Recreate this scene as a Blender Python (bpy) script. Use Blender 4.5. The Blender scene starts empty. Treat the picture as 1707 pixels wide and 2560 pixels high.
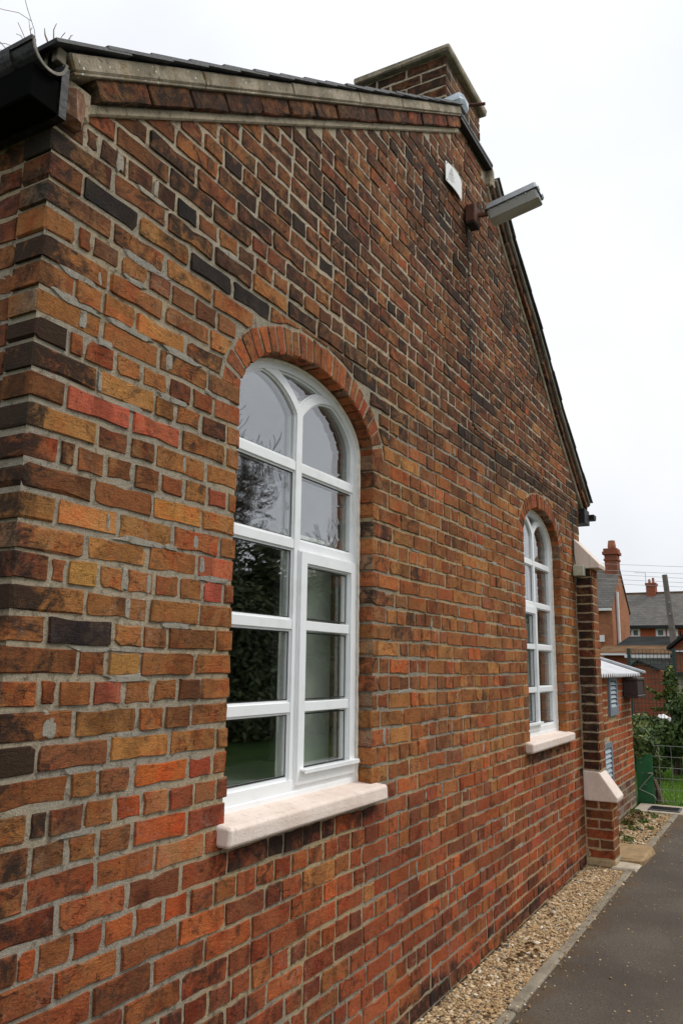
import bpy, bmesh, math, random
import numpy as np
from mathutils import Vector, Matrix, noise
random.seed(7)
R = random.random
U = random.uniform
sc = bpy.context.scene
C = sc.collection
EYE = 1.596           # the eye height; all builder coordinates are measured from eye level, new_obj() lifts them

# ------------------------------------------------------------------ camera
cam_d = bpy.data.cameras.new('camera')
cam = bpy.data.objects.new('camera', cam_d); C.objects.link(cam)
PITCH, YAW, ROLL = math.radians(10.911), math.radians(29.318), math.radians(0.719)
fw = Vector((math.cos(YAW)*math.cos(PITCH), math.sin(YAW)*math.cos(PITCH), math.sin(PITCH)))
rt0 = Vector((math.sin(YAW), -math.cos(YAW), 0)); up0 = rt0.cross(fw)
rt = math.cos(ROLL)*rt0 + math.sin(ROLL)*up0; up = -math.sin(ROLL)*rt0 + math.cos(ROLL)*up0
m = Matrix((rt, up, -fw)).transposed().to_4x4()
m.translation = Vector((0, -1.63, EYE))
cam.matrix_world = m
cam_d.sensor_fit = 'VERTICAL'; cam_d.sensor_height = 36.0; cam_d.sensor_width = 24.0
cam_d.lens = 36.0*1987.2/2560.0
cam_d.clip_start = 0.05; cam_d.clip_end = 1500
sc.camera = cam

# ------------------------------------------------------------------ sky, sun, exposure
w = bpy.data.worlds.new('World'); sc.world = w; w.use_nodes = True
nt = w.node_tree; nt.nodes.clear()
def wn(t, **k):
    n = nt.nodes.new(t)
    for a, b in k.items(): setattr(n, a, b)
    return n
out = wn('ShaderNodeOutputWorld'); bg = wn('ShaderNodeBackground')
sky = wn('ShaderNodeTexSky', sky_type='NISHITA', sun_disc=False)
SUN_EL, SUN_AZ = math.radians(50), math.radians(140)
sky.sun_elevation = SUN_EL; sky.sun_rotation = SUN_AZ
tc = wn('ShaderNodeTexCoord'); sep = wn('ShaderNodeSeparateXYZ')
nt.links.new(tc.outputs['Generated'], sep.inputs[0])
def wmath(op, a, b=None):
    n = wn('ShaderNodeMath', operation=op)
    for i, v in enumerate((a, b)):
        if v is None: continue
        if isinstance(v, (int, float)): n.inputs[i].default_value = v
        else: nt.links.new(v, n.inputs[i])
    return n.outputs[0]
el = wmath('MAXIMUM', sep.outputs[2], 0.0)
lum = wmath('ADD', wmath('MULTIPLY', el, 0.26), 0.70)
cl = wn('ShaderNodeTexNoise'); cl.inputs['Scale'].default_value = 2.6; cl.inputs['Detail'].default_value = 5; cl.inputs['Roughness'].default_value = .5
nt.links.new(tc.outputs['Generated'], cl.inputs['Vector'])
lum = wmath('MULTIPLY', lum, wmath('ADD', wmath('MULTIPLY', cl.outputs[0], 0.40), 0.80))
rgb = wn('ShaderNodeCombineColor')
nt.links.new(wmath('MULTIPLY', lum, wmath('ADD', wmath('MULTIPLY', cl.outputs[0], 0.10), 0.92)), rgb.inputs[0]); nt.links.new(wmath('MULTIPLY', lum, wmath('ADD', wmath('MULTIPLY', cl.outputs[0], 0.05), 0.963)), rgb.inputs[1]); nt.links.new(wmath('MULTIPLY', lum, 1.025), rgb.inputs[2])
sc10 = wn('ShaderNodeVectorMath', operation='SCALE'); sc10.inputs[3].default_value = 0.07
nt.links.new(sky.outputs[0], sc10.inputs[0])
mx = wn('ShaderNodeMix', data_type='RGBA'); mx.inputs[0].default_value = 0.93      # 93 % cloud cover over the clear sky
nt.links.new(sc10.outputs[0], mx.inputs[6]); nt.links.new(rgb.outputs[0], mx.inputs[7])
nt.links.new(mx.outputs[2], bg.inputs[0]); bg.inputs[1].default_value = 1.0
nt.links.new(bg.outputs[0], out.inputs[0])
sd = bpy.data.lights.new('sun', 'SUN'); sd.energy = 1.5; sd.angle = math.radians(20); sd.color = (1, .96, .9)
so = bpy.data.objects.new('sun', sd); C.objects.link(so)
sdir = Vector((math.sin(SUN_AZ)*math.cos(SUN_EL), math.cos(SUN_AZ)*math.cos(SUN_EL), math.sin(SUN_EL)))
so.rotation_euler = sdir.to_track_quat('Z', 'Y').to_euler(); so.location = sdir*30
vs = sc.view_settings
vs.view_transform = 'Standard'; vs.look = 'None'; vs.gamma = 1; vs.exposure = 0.36; vs.use_curve_mapping = False

# ------------------------------------------------------------------ materials
class MT:
    def __init__(s, name):
        s.m = bpy.data.materials.new(name); s.m.use_nodes = True; s.t = s.m.node_tree; s.t.nodes.clear()
        s.o = s.n('ShaderNodeOutputMaterial'); s.b = s.n('ShaderNodeBsdfPrincipled'); s.l(s.b.outputs[0], s.o.inputs[0])
        g = s.n('ShaderNodeNewGeometry'); s.pos = g.outputs['Position']; s.nor = g.outputs['Normal']
    def n(s, t, **k):
        n = s.t.nodes.new(t)
        for a, b in k.items(): setattr(n, a, b)
        return n
    def l(s, a, b): s.t.links.new(a, b)
    def put(s, v, sock):
        if isinstance(v, (int, float)): sock.default_value = v
        elif isinstance(v, tuple): sock.default_value = v if len(v) == len(sock.default_value) else (*v, 1)
        else: s.l(v, sock)
    def math(s, op, a, b=0.0, clamp=False):
        n = s.n('ShaderNodeMath', operation=op); n.use_clamp = clamp
        s.put(a, n.inputs[0]); s.put(b, n.inputs[1]); return n.outputs[0]
    def vm(s, op, a, b):
        n = s.n('ShaderNodeVectorMath', operation=op); s.put(a, n.inputs[0]); s.put(b, n.inputs[1]); return n.outputs[0]
    def noise(s, scale, det=4, rough=.55, vec=None, dist=0.0):
        n = s.n('ShaderNodeTexNoise'); n.inputs['Scale'].default_value = scale; n.inputs['Detail'].default_value = det
        n.inputs['Roughness'].default_value = rough; n.inputs['Distortion'].default_value = dist
        s.l(vec if vec is not None else s.pos, n.inputs['Vector']); return n.outputs[0]
    def vor(s, scale, feat='F1', vec=None):
        n = s.n('ShaderNodeTexVoronoi', feature=feat); n.inputs['Scale'].default_value = scale
        s.l(vec if vec is not None else s.pos, n.inputs['Vector']); return n
    def ramp(s, v, a, b, c=0.0, d=1.0):
        n = s.n('ShaderNodeMapRange'); n.interpolation_type = 'SMOOTHSTEP'
        s.put(v, n.inputs[0]); s.put(a, n.inputs[1]); s.put(b, n.inputs[2]); s.put(c, n.inputs[3]); s.put(d, n.inputs[4]); return n.outputs[0]
    def mix(s, f, a, b, mode='MIX'):
        n = s.n('ShaderNodeMix', data_type='RGBA', blend_type=mode)
        s.put(f, n.inputs[0]); s.put(a, n.inputs[6]); s.put(b, n.inputs[7]); return n.outputs[2]
    def attr(s, name):
        n = s.n('ShaderNodeAttribute'); n.attribute_name = name; return n
    def bump(s, h, st=.5, dist=.003, nrm=None):
        n = s.n('ShaderNodeBump'); n.inputs['Strength'].default_value = st; n.inputs['Distance'].default_value = dist
        s.l(h, n.inputs['Height'])
        if nrm is not None: s.l(nrm, n.inputs['Normal'])
        s.l(n.outputs[0], s.b.inputs['Normal']); return n.outputs[0]
    def done(s, col, rough=.8, metal=0.0, spec=.3):
        s.put(col, s.b.inputs['Base Color']); s.put(rough, s.b.inputs['Roughness']); s.put(metal, s.b.inputs['Metallic'])
        s.b.inputs['Specular IOR Level'].default_value = spec
        return s.m

def plain(name, col, rough=.7, var=.12, scale=6.0, metal=0.0, bump=0.0, bscale=200.0, spec=.3, dirt=None, dirt_amt=.5):
    s = MT(name); n = s.noise(scale, 5, .6)
    f = s.ramp(n, .3, .7, 1-var, 1+var)
    c = s.mix(1.0, col, s.n('ShaderNodeRGB').outputs[0]) if False else None
    rgbn = s.n('ShaderNodeRGB'); rgbn.outputs[0].default_value = (*col, 1)
    cc = s.n('ShaderNodeVectorMath', operation='SCALE'); s.l(rgbn.outputs[0], cc.inputs[0]); s.l(f, cc.inputs[3])
    c = cc.outputs[0]
    if dirt is not None:
        d = s.ramp(s.noise(scale*2.7, 6, .7), .48, .72, 0, dirt_amt)
        c = s.mix(d, c, dirt)
    if bump: s.bump(s.noise(bscale, 4, .6), bump, .004)
    return s.done(c, rough, metal, spec)

def brick_material():
    s = MT('old_brick')
    t = s.attr('tint'); a = s.attr('aux')
    sep = s.n('ShaderNodeSeparateColor'); s.l(a.outputs['Color'], sep.inputs[0])
    seed, soot_and_shade, mot = sep.outputs[0], sep.outputs[1], sep.outputs[2]
    off = s.n('ShaderNodeCombineXYZ'); s.l(s.math('MULTIPLY', seed, 37.0), off.inputs[0]); s.l(s.math('MULTIPLY', seed, 91.0), off.inputs[1]); s.l(s.math('MULTIPLY', seed, 53.0), off.inputs[2])
    p = s.vm('ADD', s.pos, off.outputs[0])
    ps = s.vm('MULTIPLY', p, (1.0, 1.0, 2.6))
    big = s.noise(8, 3, .55, p, .5)
    mid = s.noise(46, 6, .74, ps, .9)
    mid2 = s.noise(27, 7, .76, s.vm('MULTIPLY', p, (1.0, 1.0, 1.5)), 1.2)
    fine = s.noise(230, 4, .75, p)
    grain = s.noise(620, 2, .6, p)
    film = s.noise(2.3, 5, .6)
    base = t.outputs['Color']; hz_ = s.n('ShaderNodeSeparateXYZ'); s.l(s.pos, hz_.inputs[0])
    light = s.mix(1.0, base, (1.55, 1.46, 1.30), 'MULTIPLY')
    dark = s.mix(1.0, base, (.34, .31, .34), 'MULTIPLY')
    red = s.mix(1.0, base, (1.14, .66, .60), 'MULTIPLY')
    och = s.mix(.6, base, (.52, .27, .10))
    c = s.mix(s.ramp(big, .50, .66, 0, .75), base, red)
    c = s.mix(s.math('MULTIPLY', s.ramp(s.noise(11, 4, .6, p, .8), .46, .60), s.math('MULTIPLY', mot, s.ramp(hz_.outputs[2], .55, 1.3, .12, 1))), c, och)
    c = s.mix(s.math('MULTIPLY', s.ramp(mid, .47, .68), s.ramp(mot, .0, .8, .25, .95)), c, light)
    c = s.mix(s.math('MULTIPLY', s.ramp(mid2, .50, .66), s.math('ADD', s.math('MULTIPLY', mot, .55), .48)), c, dark)
    edge = s.ramp(s.noise(24, 5, .7, p, .6), .55, .66)
    c = s.mix(s.math('MULTIPLY', edge, .5), c, (.085, .062, .042))
    c = s.mix(s.math('MULTIPLY', s.ramp(s.noise(6.5, 3, .5, s.vm('MULTIPLY', p, (1.0, 1.0, .6)), .3), .56, .64), .6), c, s.mix(1.0, c, (.45, .42, .44), 'MULTIPLY'))
    c = s.mix(s.ramp(film, .40, .64, 0, .55), c, s.mix(1.0, c, (.52, .50, .50), 'MULTIPLY'))
    dust = s.math('MULTIPLY', s.ramp(s.noise(3.2, 5, .65), .52, .70), s.ramp(s.noise(60, 4, .7, p), .44, .66, 0, .42))
    c = s.mix(dust, c, (.46, .33, .27))
    g = s.ramp(s.math('ADD', s.noise(14, 8, .74, p, 1.0), s.math('MULTIPLY', soot_and_shade, .50)), .60, .84, 0, .92)  # soot stains, plus shade painted in at wall foot and under sills
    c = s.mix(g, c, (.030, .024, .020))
    # short mostly level cracks
    pw = s.vm('MULTIPLY', p, (.75, .75, 2.0))
    nz = s.n('ShaderNodeTexNoise'); nz.inputs['Scale'].default_value = 26; nz.inputs['Detail'].default_value = 5; s.l(p, nz.inputs['Vector'])
    sc_ = s.n('ShaderNodeVectorMath', operation='SCALE'); s.l(nz.outputs['Color'], sc_.inputs[0]); sc_.inputs[3].default_value = .06
    vd = s.vor(13, 'DISTANCE_TO_EDGE', s.vm('ADD', pw, sc_.outputs[0])).outputs['Distance']
    crack = s.math('MULTIPLY', s.ramp(vd, .002, .020, 1, 0), s.math('MULTIPLY', s.ramp(s.noise(16, 3, .6, p), .53, .62), s.ramp(mot, .3, .6)))
    c = s.mix(s.math('MULTIPLY', crack, .8), c, (.02, .014, .01))
    pit = s.ramp(s.noise(75, 3, .6, p), .66, .74)
    c = s.mix(s.math('MULTIPLY', pit, .7), c, (.025, .018, .014))
    sp = s.math('MULTIPLY', s.ramp(fine, .66, .76), s.ramp(s.noise(9, 3, .6, p), .54, .66))
    c = s.mix(s.math('MULTIPLY', sp, .55), c, (.45, .38, .30))
    c = s.mix(s.ramp(fine, .32, .62, .55, 0), c, s.mix(1.0, c, (.5, .46, .46), 'MULTIPLY'))
    h = s.math('ADD', s.math('MULTIPLY', mid, 1.2), s.math('ADD', s.math('MULTIPLY', fine, .55), s.math('MULTIPLY', grain, .2)))
    h = s.math('SUBTRACT', h, s.math('ADD', s.math('MULTIPLY', crack, .6), s.math('MULTIPLY', pit, .5)))
    s.bump(h, .9, .008)
    return s.done(c, .9, 0, .15)

def mortar_material(name='lime_mortar', a=(.36, .31, .235), b=(.55, .41, .225)):
    s = MT(name)
    z = s.noise(1.6, 4, .6); f = s.noise(260, 4, .8); mid = s.noise(38, 6, .75); sm = s.noise(5, 6, .7)
    c = s.mix(s.ramp(z, .42, .58), a, b)
    sz_ = s.n('ShaderNodeSeparateXYZ'); s.l(s.pos, sz_.inputs[0])
    c = s.mix(s.math('MULTIPLY', s.ramp(sz_.outputs[2], 2.7, 3.3), .8), c, (.62, .52, .385))      # repointed gable
    lf_ = s.math('ADD', sz_.outputs[0], s.math('MULTIPLY', s.noise(2.2, 3, .5), .9))
    c = s.mix(s.math('MULTIPLY', s.ramp(lf_, 2.2, 2.9, .6, 0), s.ramp(sz_.outputs[2], 2.4, 3.0, 1, 0)), c, (.47, .425, .345))      # paler, greyer pointing left of the near window
    c = s.mix(s.ramp(sm, .50, .72, 0, .5), c, (.28, .25, .20))
    c = s.mix(s.ramp(mid, .49, .66, 0, .8), c, (.15, .115, .075))
    c = s.mix(s.ramp(f, .54, .66, 0, .85), c, (.72, .66, .54))
    c = s.mix(s.ramp(f, .34, .43, .75, 0), c, (.12, .10, .075))
    s.bump(s.math('ADD', s.math('MULTIPLY', mid, 1.4), f), 1.0, .008)
    return s.done(c, .95, 0, .1)

def glass_material(name, ripple=0.0):
    s = MT(name); s.t.nodes.remove(s.b)
    lw = s.n('ShaderNodeLayerWeight'); lw.inputs[0].default_value = .5
    p5 = s.math('POWER', lw.outputs['Facing'], 5.0)
    fac = s.math('ADD', s.math('MULTIPLY', p5, .83), .21)
    gl = s.n('ShaderNodeBsdfGlossy'); gl.inputs['Roughness'].default_value = 0.0; gl.inputs['Color'].default_value = (.96, .97, 1, 1)
    tr = s.n('ShaderNodeBsdfTransparent'); tr.inputs['Color'].default_value = (.95, .97, .95, 1)
    b = s.n('ShaderNodeBump'); b.inputs['Distance'].default_value = .01
    if ripple:
        v = s.vm('MULTIPLY', s.pos, (5.0, 1.0, 9.0)); h = s.noise(1.0, 1, .4, v, 1.2); b.inputs['Strength'].default_value = ripple*.5
    else:
        h = s.noise(2.5, 1, .4); b.inputs['Strength'].default_value = .07
    s.l(h, b.inputs['Height']); s.l(b.outputs[0], gl.inputs['Normal'])
    ms = s.n('ShaderNodeMixShader'); s.l(fac, ms.inputs[0]); s.l(tr.outputs[0], ms.inputs[1]); s.l(gl.outputs[0], ms.inputs[2])
    s.l(ms.outputs[0], s.o.inputs[0]); return s.m

def tinted(name, rough=.8, bump=0.0, bscale=120.0, spec=.25, trans=0.0, var=.25, vscale=30.0):
    s = MT(name); t = s.attr('tint').outputs['Color']
    c = s.mix(s.ramp(s.noise(vscale, 4, .6), .35, .7, var*2, 0), t, s.mix(1.0, t, (.5, .5, .5), 'MULTIPLY'))
    if bump: s.bump(s.noise(bscale, 4, .6), bump, .004)
    if trans:
        s.b.inputs['Transmission Weight'].default_value = 0.0
        s.b.inputs['Subsurface Weight'].default_value = 0.0
    return s.done(c, rough, 0, spec)

def far_brick(name, c1=(.34, .085, .04), c2=(.24, .065, .034), axis='x'):
    s = MT(name); sp = s.n('ShaderNodeSeparateXYZ'); s.l(s.pos, sp.inputs[0])
    cb = s.n('ShaderNodeCombineXYZ')
    s.l(s.math('ADD', sp.outputs[0], sp.outputs[1]), cb.inputs[0]); s.l(sp.outputs[2], cb.inputs[1])
    b = s.n('ShaderNodeTexBrick'); s.l(cb.outputs[0], b.inputs['Vector'])
    b.inputs['Color1'].default_value = (*c1, 1); b.inputs['Color2'].default_value = (*c2, 1); b.inputs['Mortar'].default_value = (.22, .13, .085, 1)
    b.inputs['Scale'].default_value = 1.0; b.inputs['Brick Width'].default_value = .235; b.inputs['Row Height'].default_value = .078; b.inputs['Mortar Size'].default_value = .006
    c = s.mix(s.ramp(s.noise(.8, 5, .65), .4, .68, 0, .45), b.outputs[0], (.12, .07, .045))
    return s.done(c, .9, 0, .15)

def far_slate(name, col=(.15, .142, .132)):
    s = MT(name); sp = s.n('ShaderNodeSeparateXYZ'); s.l(s.pos, sp.inputs[0])
    cb = s.n('ShaderNodeCombineXYZ'); s.l(s.math('ADD', sp.outputs[1], s.math('MULTIPLY', sp.outputs[0], .001)), cb.inputs[0]); s.l(s.math('MULTIPLY', sp.outputs[2], 1.0), cb.inputs[1])
    b = s.n('ShaderNodeTexBrick'); s.l(cb.outputs[0], b.inputs['Vector']); b.inputs['Scale'].default_value = 1
    b.inputs['Brick Width'].default_value = .3; b.inputs['Row Height'].default_value = .14; b.inputs['Mortar Size'].default_value = .008
    b.inputs['Color1'].default_value = (*col, 1); b.inputs['Color2'].default_value = tuple(x*.72 for x in col)+(1,); b.inputs['Mortar'].default_value = tuple(x*.4 for x in col)+(1,)
    c = s.mix(s.ramp(s.noise(.6, 5, .7), .42, .7, 0, .6), b.outputs[0], (.19, .17, .145))
    return s.done(c, .95, 0, .08)

M = {}
M['brick'] = brick_material()
M['mortar'] = mortar_material()
M['cement'] = mortar_material('grey_cement', (.36, .34, .30), (.43, .395, .33))
M['upvc'] = plain('white_window_frame', (.85, .87, .88), .32, .03, 3, spec=.5, dirt=(.60, .59, .54), dirt_amt=.28)
M['bead'] = plain('cream_sealant', (.78, .72, .62), .7, .1, 30, bump=.5, bscale=120)
def sillpaint():
    s = MT('cream_masonry_paint')
    c = s.mix(s.ramp(s.noise(6, 5, .65), .4, .68), (.78, .665, .585), (.70, .575, .49))
    st = s.noise(1, 5, .65, s.vm('MULTIPLY', s.pos, (38.0, 38.0, 5.0)))
    c = s.mix(s.ramp(st, .52, .74, 0, .5), c, (.42, .335, .26))
    c = s.mix(s.math('MULTIPLY', s.ramp(s.noise(60, 4, .7), .60, .70), s.ramp(s.noise(4, 3, .6), .5, .6)), c, (.33, .33, .24))
    c = s.mix(s.ramp(s.noise(110, 3, .6), .68, .76, 0, .7), c, (.36, .29, .22))
    s.bump(s.math('ADD', s.noise(150, 4, .6), s.noise(22, 4, .6)), .45, .005)
    return s.done(c, .75, 0, .25)
M['sill'] = sillpaint()
M['glass'] = glass_material('window_glass')
M['ripple'] = glass_material('rippled_window_glass', .55)
M['slate'] = plain('dark_roof_slate', (.045, .048, .055), .6, .3, 14, bump=.5, bscale=90, spec=.4)
def coping():
    s = MT('weathered_concrete_coping')
    c = s.mix(s.ramp(s.noise(7, 6, .65), .40, .64), (.26, .225, .165), (.47, .395, .30))
    c = s.mix(s.ramp(s.noise(13, 6, .7), .54, .68, 0, .7), c, (.25, .155, .06))
    c = s.mix(s.ramp(s.noise(45, 5, .7), .52, .70, 0, .7), c, (.11, .09, .06))
    v = s.vor(55); r = s.n('ShaderNodeSeparateColor'); s.l(v.outputs['Color'], r.inputs[0])
    c = s.mix(s.math('MULTIPLY', s.ramp(v.outputs['Distance'], .18, .26, 1, 0), s.ramp(r.outputs[0], .80, .84)), c, (.70, .68, .60))
    s.bump(s.math('ADD', s.noise(150, 4, .7), s.noise(30, 5, .7)), .9, .006)
    return s.done(c, .93, 0, .12)
M['coping'] = coping()
M['shaded_coping'] = plain('shaded_concrete_coping', (.15, .13, .095), .95, .3, 9, bump=.9, bscale=120, dirt=(.075, .065, .045), dirt_amt=.8)
M['tar'] = plain('black_gutter_paint', (.008, .008, .009), .6, .5, 12, bump=1.0, bscale=45, spec=.35, dirt=(.07, .062, .052), dirt_amt=.6)
M['iron_edge'] = plain('weathered_iron_edge', (.22, .20, .17), .8, .3, 40)
M['lead'] = plain('lead_flashing', (.42, .47, .52), .45, .2, 9, metal=.3, bump=.4, bscale=40)
M['darklead'] = plain('dark_lead_strip', (.022, .022, .024), .6, .3, 12)
M['rust'] = plain('rusty_brown_steel', (.105, .042, .026), .8, .3, 12, bump=.4, bscale=90, dirt=(.05, .025, .02), dirt_amt=.6)
M['alu'] = plain('grey_lamp_housing', (.40, .42, .44), .45, .12, 15, metal=.35, spec=.5, dirt=(.2, .2, .19), dirt_amt=.4)
M['rubber'] = plain('black_rubber', (.02, .02, .021), .6, .2, 20)
M['signwhite'] = plain('white_sign_face', (.80, .80, .78), .4, .03, 5, spec=.5)
M['signgrey'] = plain('grey_sign_print', (.30, .31, .33), .5, .05, 5)
M['cable'] = plain('grey_black_cable', (.075, .07, .065), .6, .3, 20)
M['boxcream'] = plain('pale_green_plastic', (.46, .47, .36), .5, .12, 20, dirt=(.25, .24, .17), dirt_amt=.4)
M['kerb'] = plain('concrete_edging', (.25, .215, .16), .9, .22, 7, bump=.8, bscale=130, dirt=(.14, .12, .085), dirt_amt=.6)
M['slab'] = plain('pale_concrete', (.44, .38, .29), .9, .15, 4, bump=.5, bscale=110, dirt=(.25, .21, .15), dirt_amt=.5)
M['kneeler'] = plain('rough_kneeler_stone', (.21, .105, .06), .95, .3, 18, bump=1, bscale=60, dirt=(.38, .32, .24), dirt_amt=.8)
M['sandstone'] = plain('sandstone_block', (.33, .225, .115), .92, .2, 9, bump=.9, bscale=70, dirt=(.17, .115, .06), dirt_amt=.5)
M['drain'] = plain('dark_drain_cover', (.09, .095, .105), .6, .2, 9)
M['pebble'] = tinted('gravel_pebble', .8, .3, 300, .25, var=.15, vscale=160)
M['leaf'] = tinted('leaf', .55, 0, 120, .35, var=.12, vscale=20)
M['bark'] = plain('bark', (.11, .085, .062), .95, .35, 8, bump=.9, bscale=50)
M['twig'] = plain('pale_twig', (.30, .22, .17), .9, .2, 10)
M['soil'] = plain('damp_soil', (.12, .085, .05), .95, .3, 10, bump=.9, bscale=90)
M['sheet'] = plain('corrugated_sheet', (.62, .63, .65), .5, .1, 3, spec=.4, dirt=(.36, .35, .33), dirt_amt=.4)
M['louvre'] = plain('blue_grey_metal', (.20, .23, .265), .5, .1, 9)
M['slat'] = plain('pale_blue_metal', (.36, .43, .47), .45, .1, 9)
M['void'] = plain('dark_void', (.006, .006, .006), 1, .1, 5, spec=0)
M['brownplastic'] = plain('dark_brown_plastic', (.045, .028, .024), .45, .2, 12, spec=.5)
M['green'] = plain('green_painted_board', (.022, .125, .048), .6, .2, 7, dirt=(.03, .07, .03), dirt_amt=.5)
M['galv'] = plain('galvanised_wire', (.27, .30, .28), .6, .12, 20, metal=.3)
M['greenwire'] = plain('dark_green_wire', (.035, .06, .052), .6, .1, 20)
M['timber'] = plain('weathered_timber', (.20, .175, .15), .9, .2, 9, bump=.5, bscale=60)
M['polewood'] = plain('grey_pole_wood', (.15, .13, .115), .9, .2, 6)
M['farbrick'] = far_brick('distant_brick')
M['farbrick2'] = far_brick('distant_orange_brick', (.56, .125, .045), (.48, .10, .038))
M['farbrick3'] = far_brick('distant_brown_brick', (.40, .17, .08), (.31, .12, .06))
M['farslate'] = far_slate('distant_slate')
M['fardark'] = plain('distant_dark_roof', (.035, .037, .036), 1, .2, .7, spec=0)
M['fartile'] = plain('distant_brown_tile', (.14, .085, .05), 1, .3, 1.5, spec=0)
M['farwhite'] = plain('distant_white_paint', (.72, .72, .71), .6, .05, 2)
M['farglass'] = plain('distant_window_glass', (.12, .14, .15), .12, .2, 1.2, spec=.6)
M['clad'] = plain('distant_grey_cladding', (.33, .34, .345), .7, .1, 1)
M['claycap'] = plain('terracotta_pot', (.33, .13, .075), .85, .2, 6)
M['wire'] = plain('overhead_wire', (.38, .39, .41), .6, .1, 2)
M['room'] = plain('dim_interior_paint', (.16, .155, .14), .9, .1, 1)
M['net'] = plain('grey_window_blind', (.58, .60, .54), .9, .12, 3)
M['drape'] = plain('cream_curtain', (.50, .47, .38), .9, .1, 9)

def asphalt():
    s = MT('worn_asphalt')
    f = s.noise(260, 3, .7); big = s.noise(1.6, 5, .6); mid = s.noise(70, 4, .7)
    c = s.mix(s.ramp(big, .35, .68), (.094, .077, .060), (.140, .118, .092))
    c = s.mix(s.ramp(mid, .4, .7, 0, .6), c, (.05, .043, .037))
    c = s.mix(s.ramp(f, .57, .68, 0, .8), c, (.24, .20, .155))
    v = s.vor(62); pk = s.ramp(v.outputs['Distance'], .10, .16, 1, 0)
    r = s.n('ShaderNodeSeparateColor'); s.l(v.outputs['Color'], r.inputs[0])
    c = s.mix(s.math('MULTIPLY', pk, s.ramp(r.outputs[0], .90, .93)), c, (.50, .46, .38))
    # brown grit along the wall-side edge
    sp = s.n('ShaderNodeSeparateXYZ'); s.l(s.pos, sp.inputs[0])
    e = s.math('ADD', s.ramp(sp.outputs[1], -.62, -.37, 0, .30), s.noise(5, 5, .7))
    c = s.mix(s.ramp(e, .62, .86, 0, .6), c, (.115, .072, .036))
    patch = s.ramp(s.noise(.9, 3, .5, None, .6), .55, .57)
    c = s.mix(s.math('MULTIPLY', patch, .25), c, (.06, .049, .038))
    cv = s.n('ShaderNodeTexVoronoi', feature='DISTANCE_TO_EDGE'); cv.inputs['Scale'].default_value = .8; wv = s.n('ShaderNodeTexNoise'); wv.inputs['Scale'].default_value = 4; wv.inputs['Detail'].default_value = 6; s.l(s.pos, wv.inputs['Vector'])
    s.l(s.vm('ADD', s.pos, wv.outputs['Color']), cv.inputs['Vector'])
    c = s.mix(s.math('MULTIPLY', s.ramp(cv.outputs['Distance'], .002, .009, 1, 0), s.ramp(s.noise(.7, 2), .5, .6, 0, .6)), c, (.03, .027, .024))
    s.bump(s.math('ADD', f, mid), .9, .006)
    return s.done(c, .9, 0, .25)
M['asphalt'] = asphalt()
def lawn():
    s = MT('lawn_soil')
    c = s.mix(s.ramp(s.noise(1.2, 5, .6), .35, .68), (.022, .045, .010), (.045, .085, .015))
    s.bump(s.noise(60, 4, .7), 1, .02)
    return s.done(c, .9, 0, .15)
M['lawn'] = lawn()

# ------------------------------------------------------------------ object helpers
WP = {}
def new_obj(name, V, F, mat, parent=None, kind=None, label=None, cat=None, group=None, tint=None, aux=None, smooth=False, fm=None, origin=None):
    V = np.asarray(V, dtype=float).reshape(-1, 3).copy(); V[:, 2] += EYE
    if origin is None:
        lo, hi = V.min(0), V.max(0); org = np.array([(lo[0]+hi[0])/2, (lo[1]+hi[1])/2, lo[2]])
    else: org = np.array(origin, dtype=float) + np.array([0, 0, EYE])
    me = bpy.data.meshes.new(name); me.from_pydata((V-org).tolist(), [], F)
    mats = mat if isinstance(mat, (list, tuple)) else [mat]
    for x in mats: me.materials.append(M[x])
    if fm is not None: me.polygons.foreach_set('material_index', fm)
    if smooth: me.polygons.foreach_set('use_smooth', [True]*len(me.polygons))
    for nm, dat in (('tint', tint), ('aux', aux)):
        if dat is None: continue
        dat = np.asarray(dat, dtype=np.float32)
        if dat.ndim == 1: dat = np.tile(dat, (len(V), 1))
        d4 = np.ones((len(V), 4), dtype=np.float32); d4[:, :3] = dat[:, :3]
        at = me.color_attributes.new(nm, 'FLOAT_COLOR', 'POINT'); at.data.foreach_set('color', d4.ravel())
    me.update()
    o = bpy.data.objects.new(name, me); C.objects.link(o)
    place(o, org, parent, kind, label, cat, group); return o
def place(o, org, parent, kind, label, cat, group):
    org = Vector(org); WP[o.name] = org
    if parent is not None: o.parent = parent; o.location = org - WP[parent.name]
    else: o.location = org
    if kind: o['kind'] = kind
    if label: o['label'] = label
    if cat: o['category'] = cat
    if group: o['group'] = group
def empty(name, loc, label, cat, group=None, kind=None):
    o = bpy.data.objects.new(name, None); C.objects.link(o); o.empty_display_size = .2
    place(o, (loc[0], loc[1], loc[2]+EYE), None, kind, label, cat, group); return o

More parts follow.
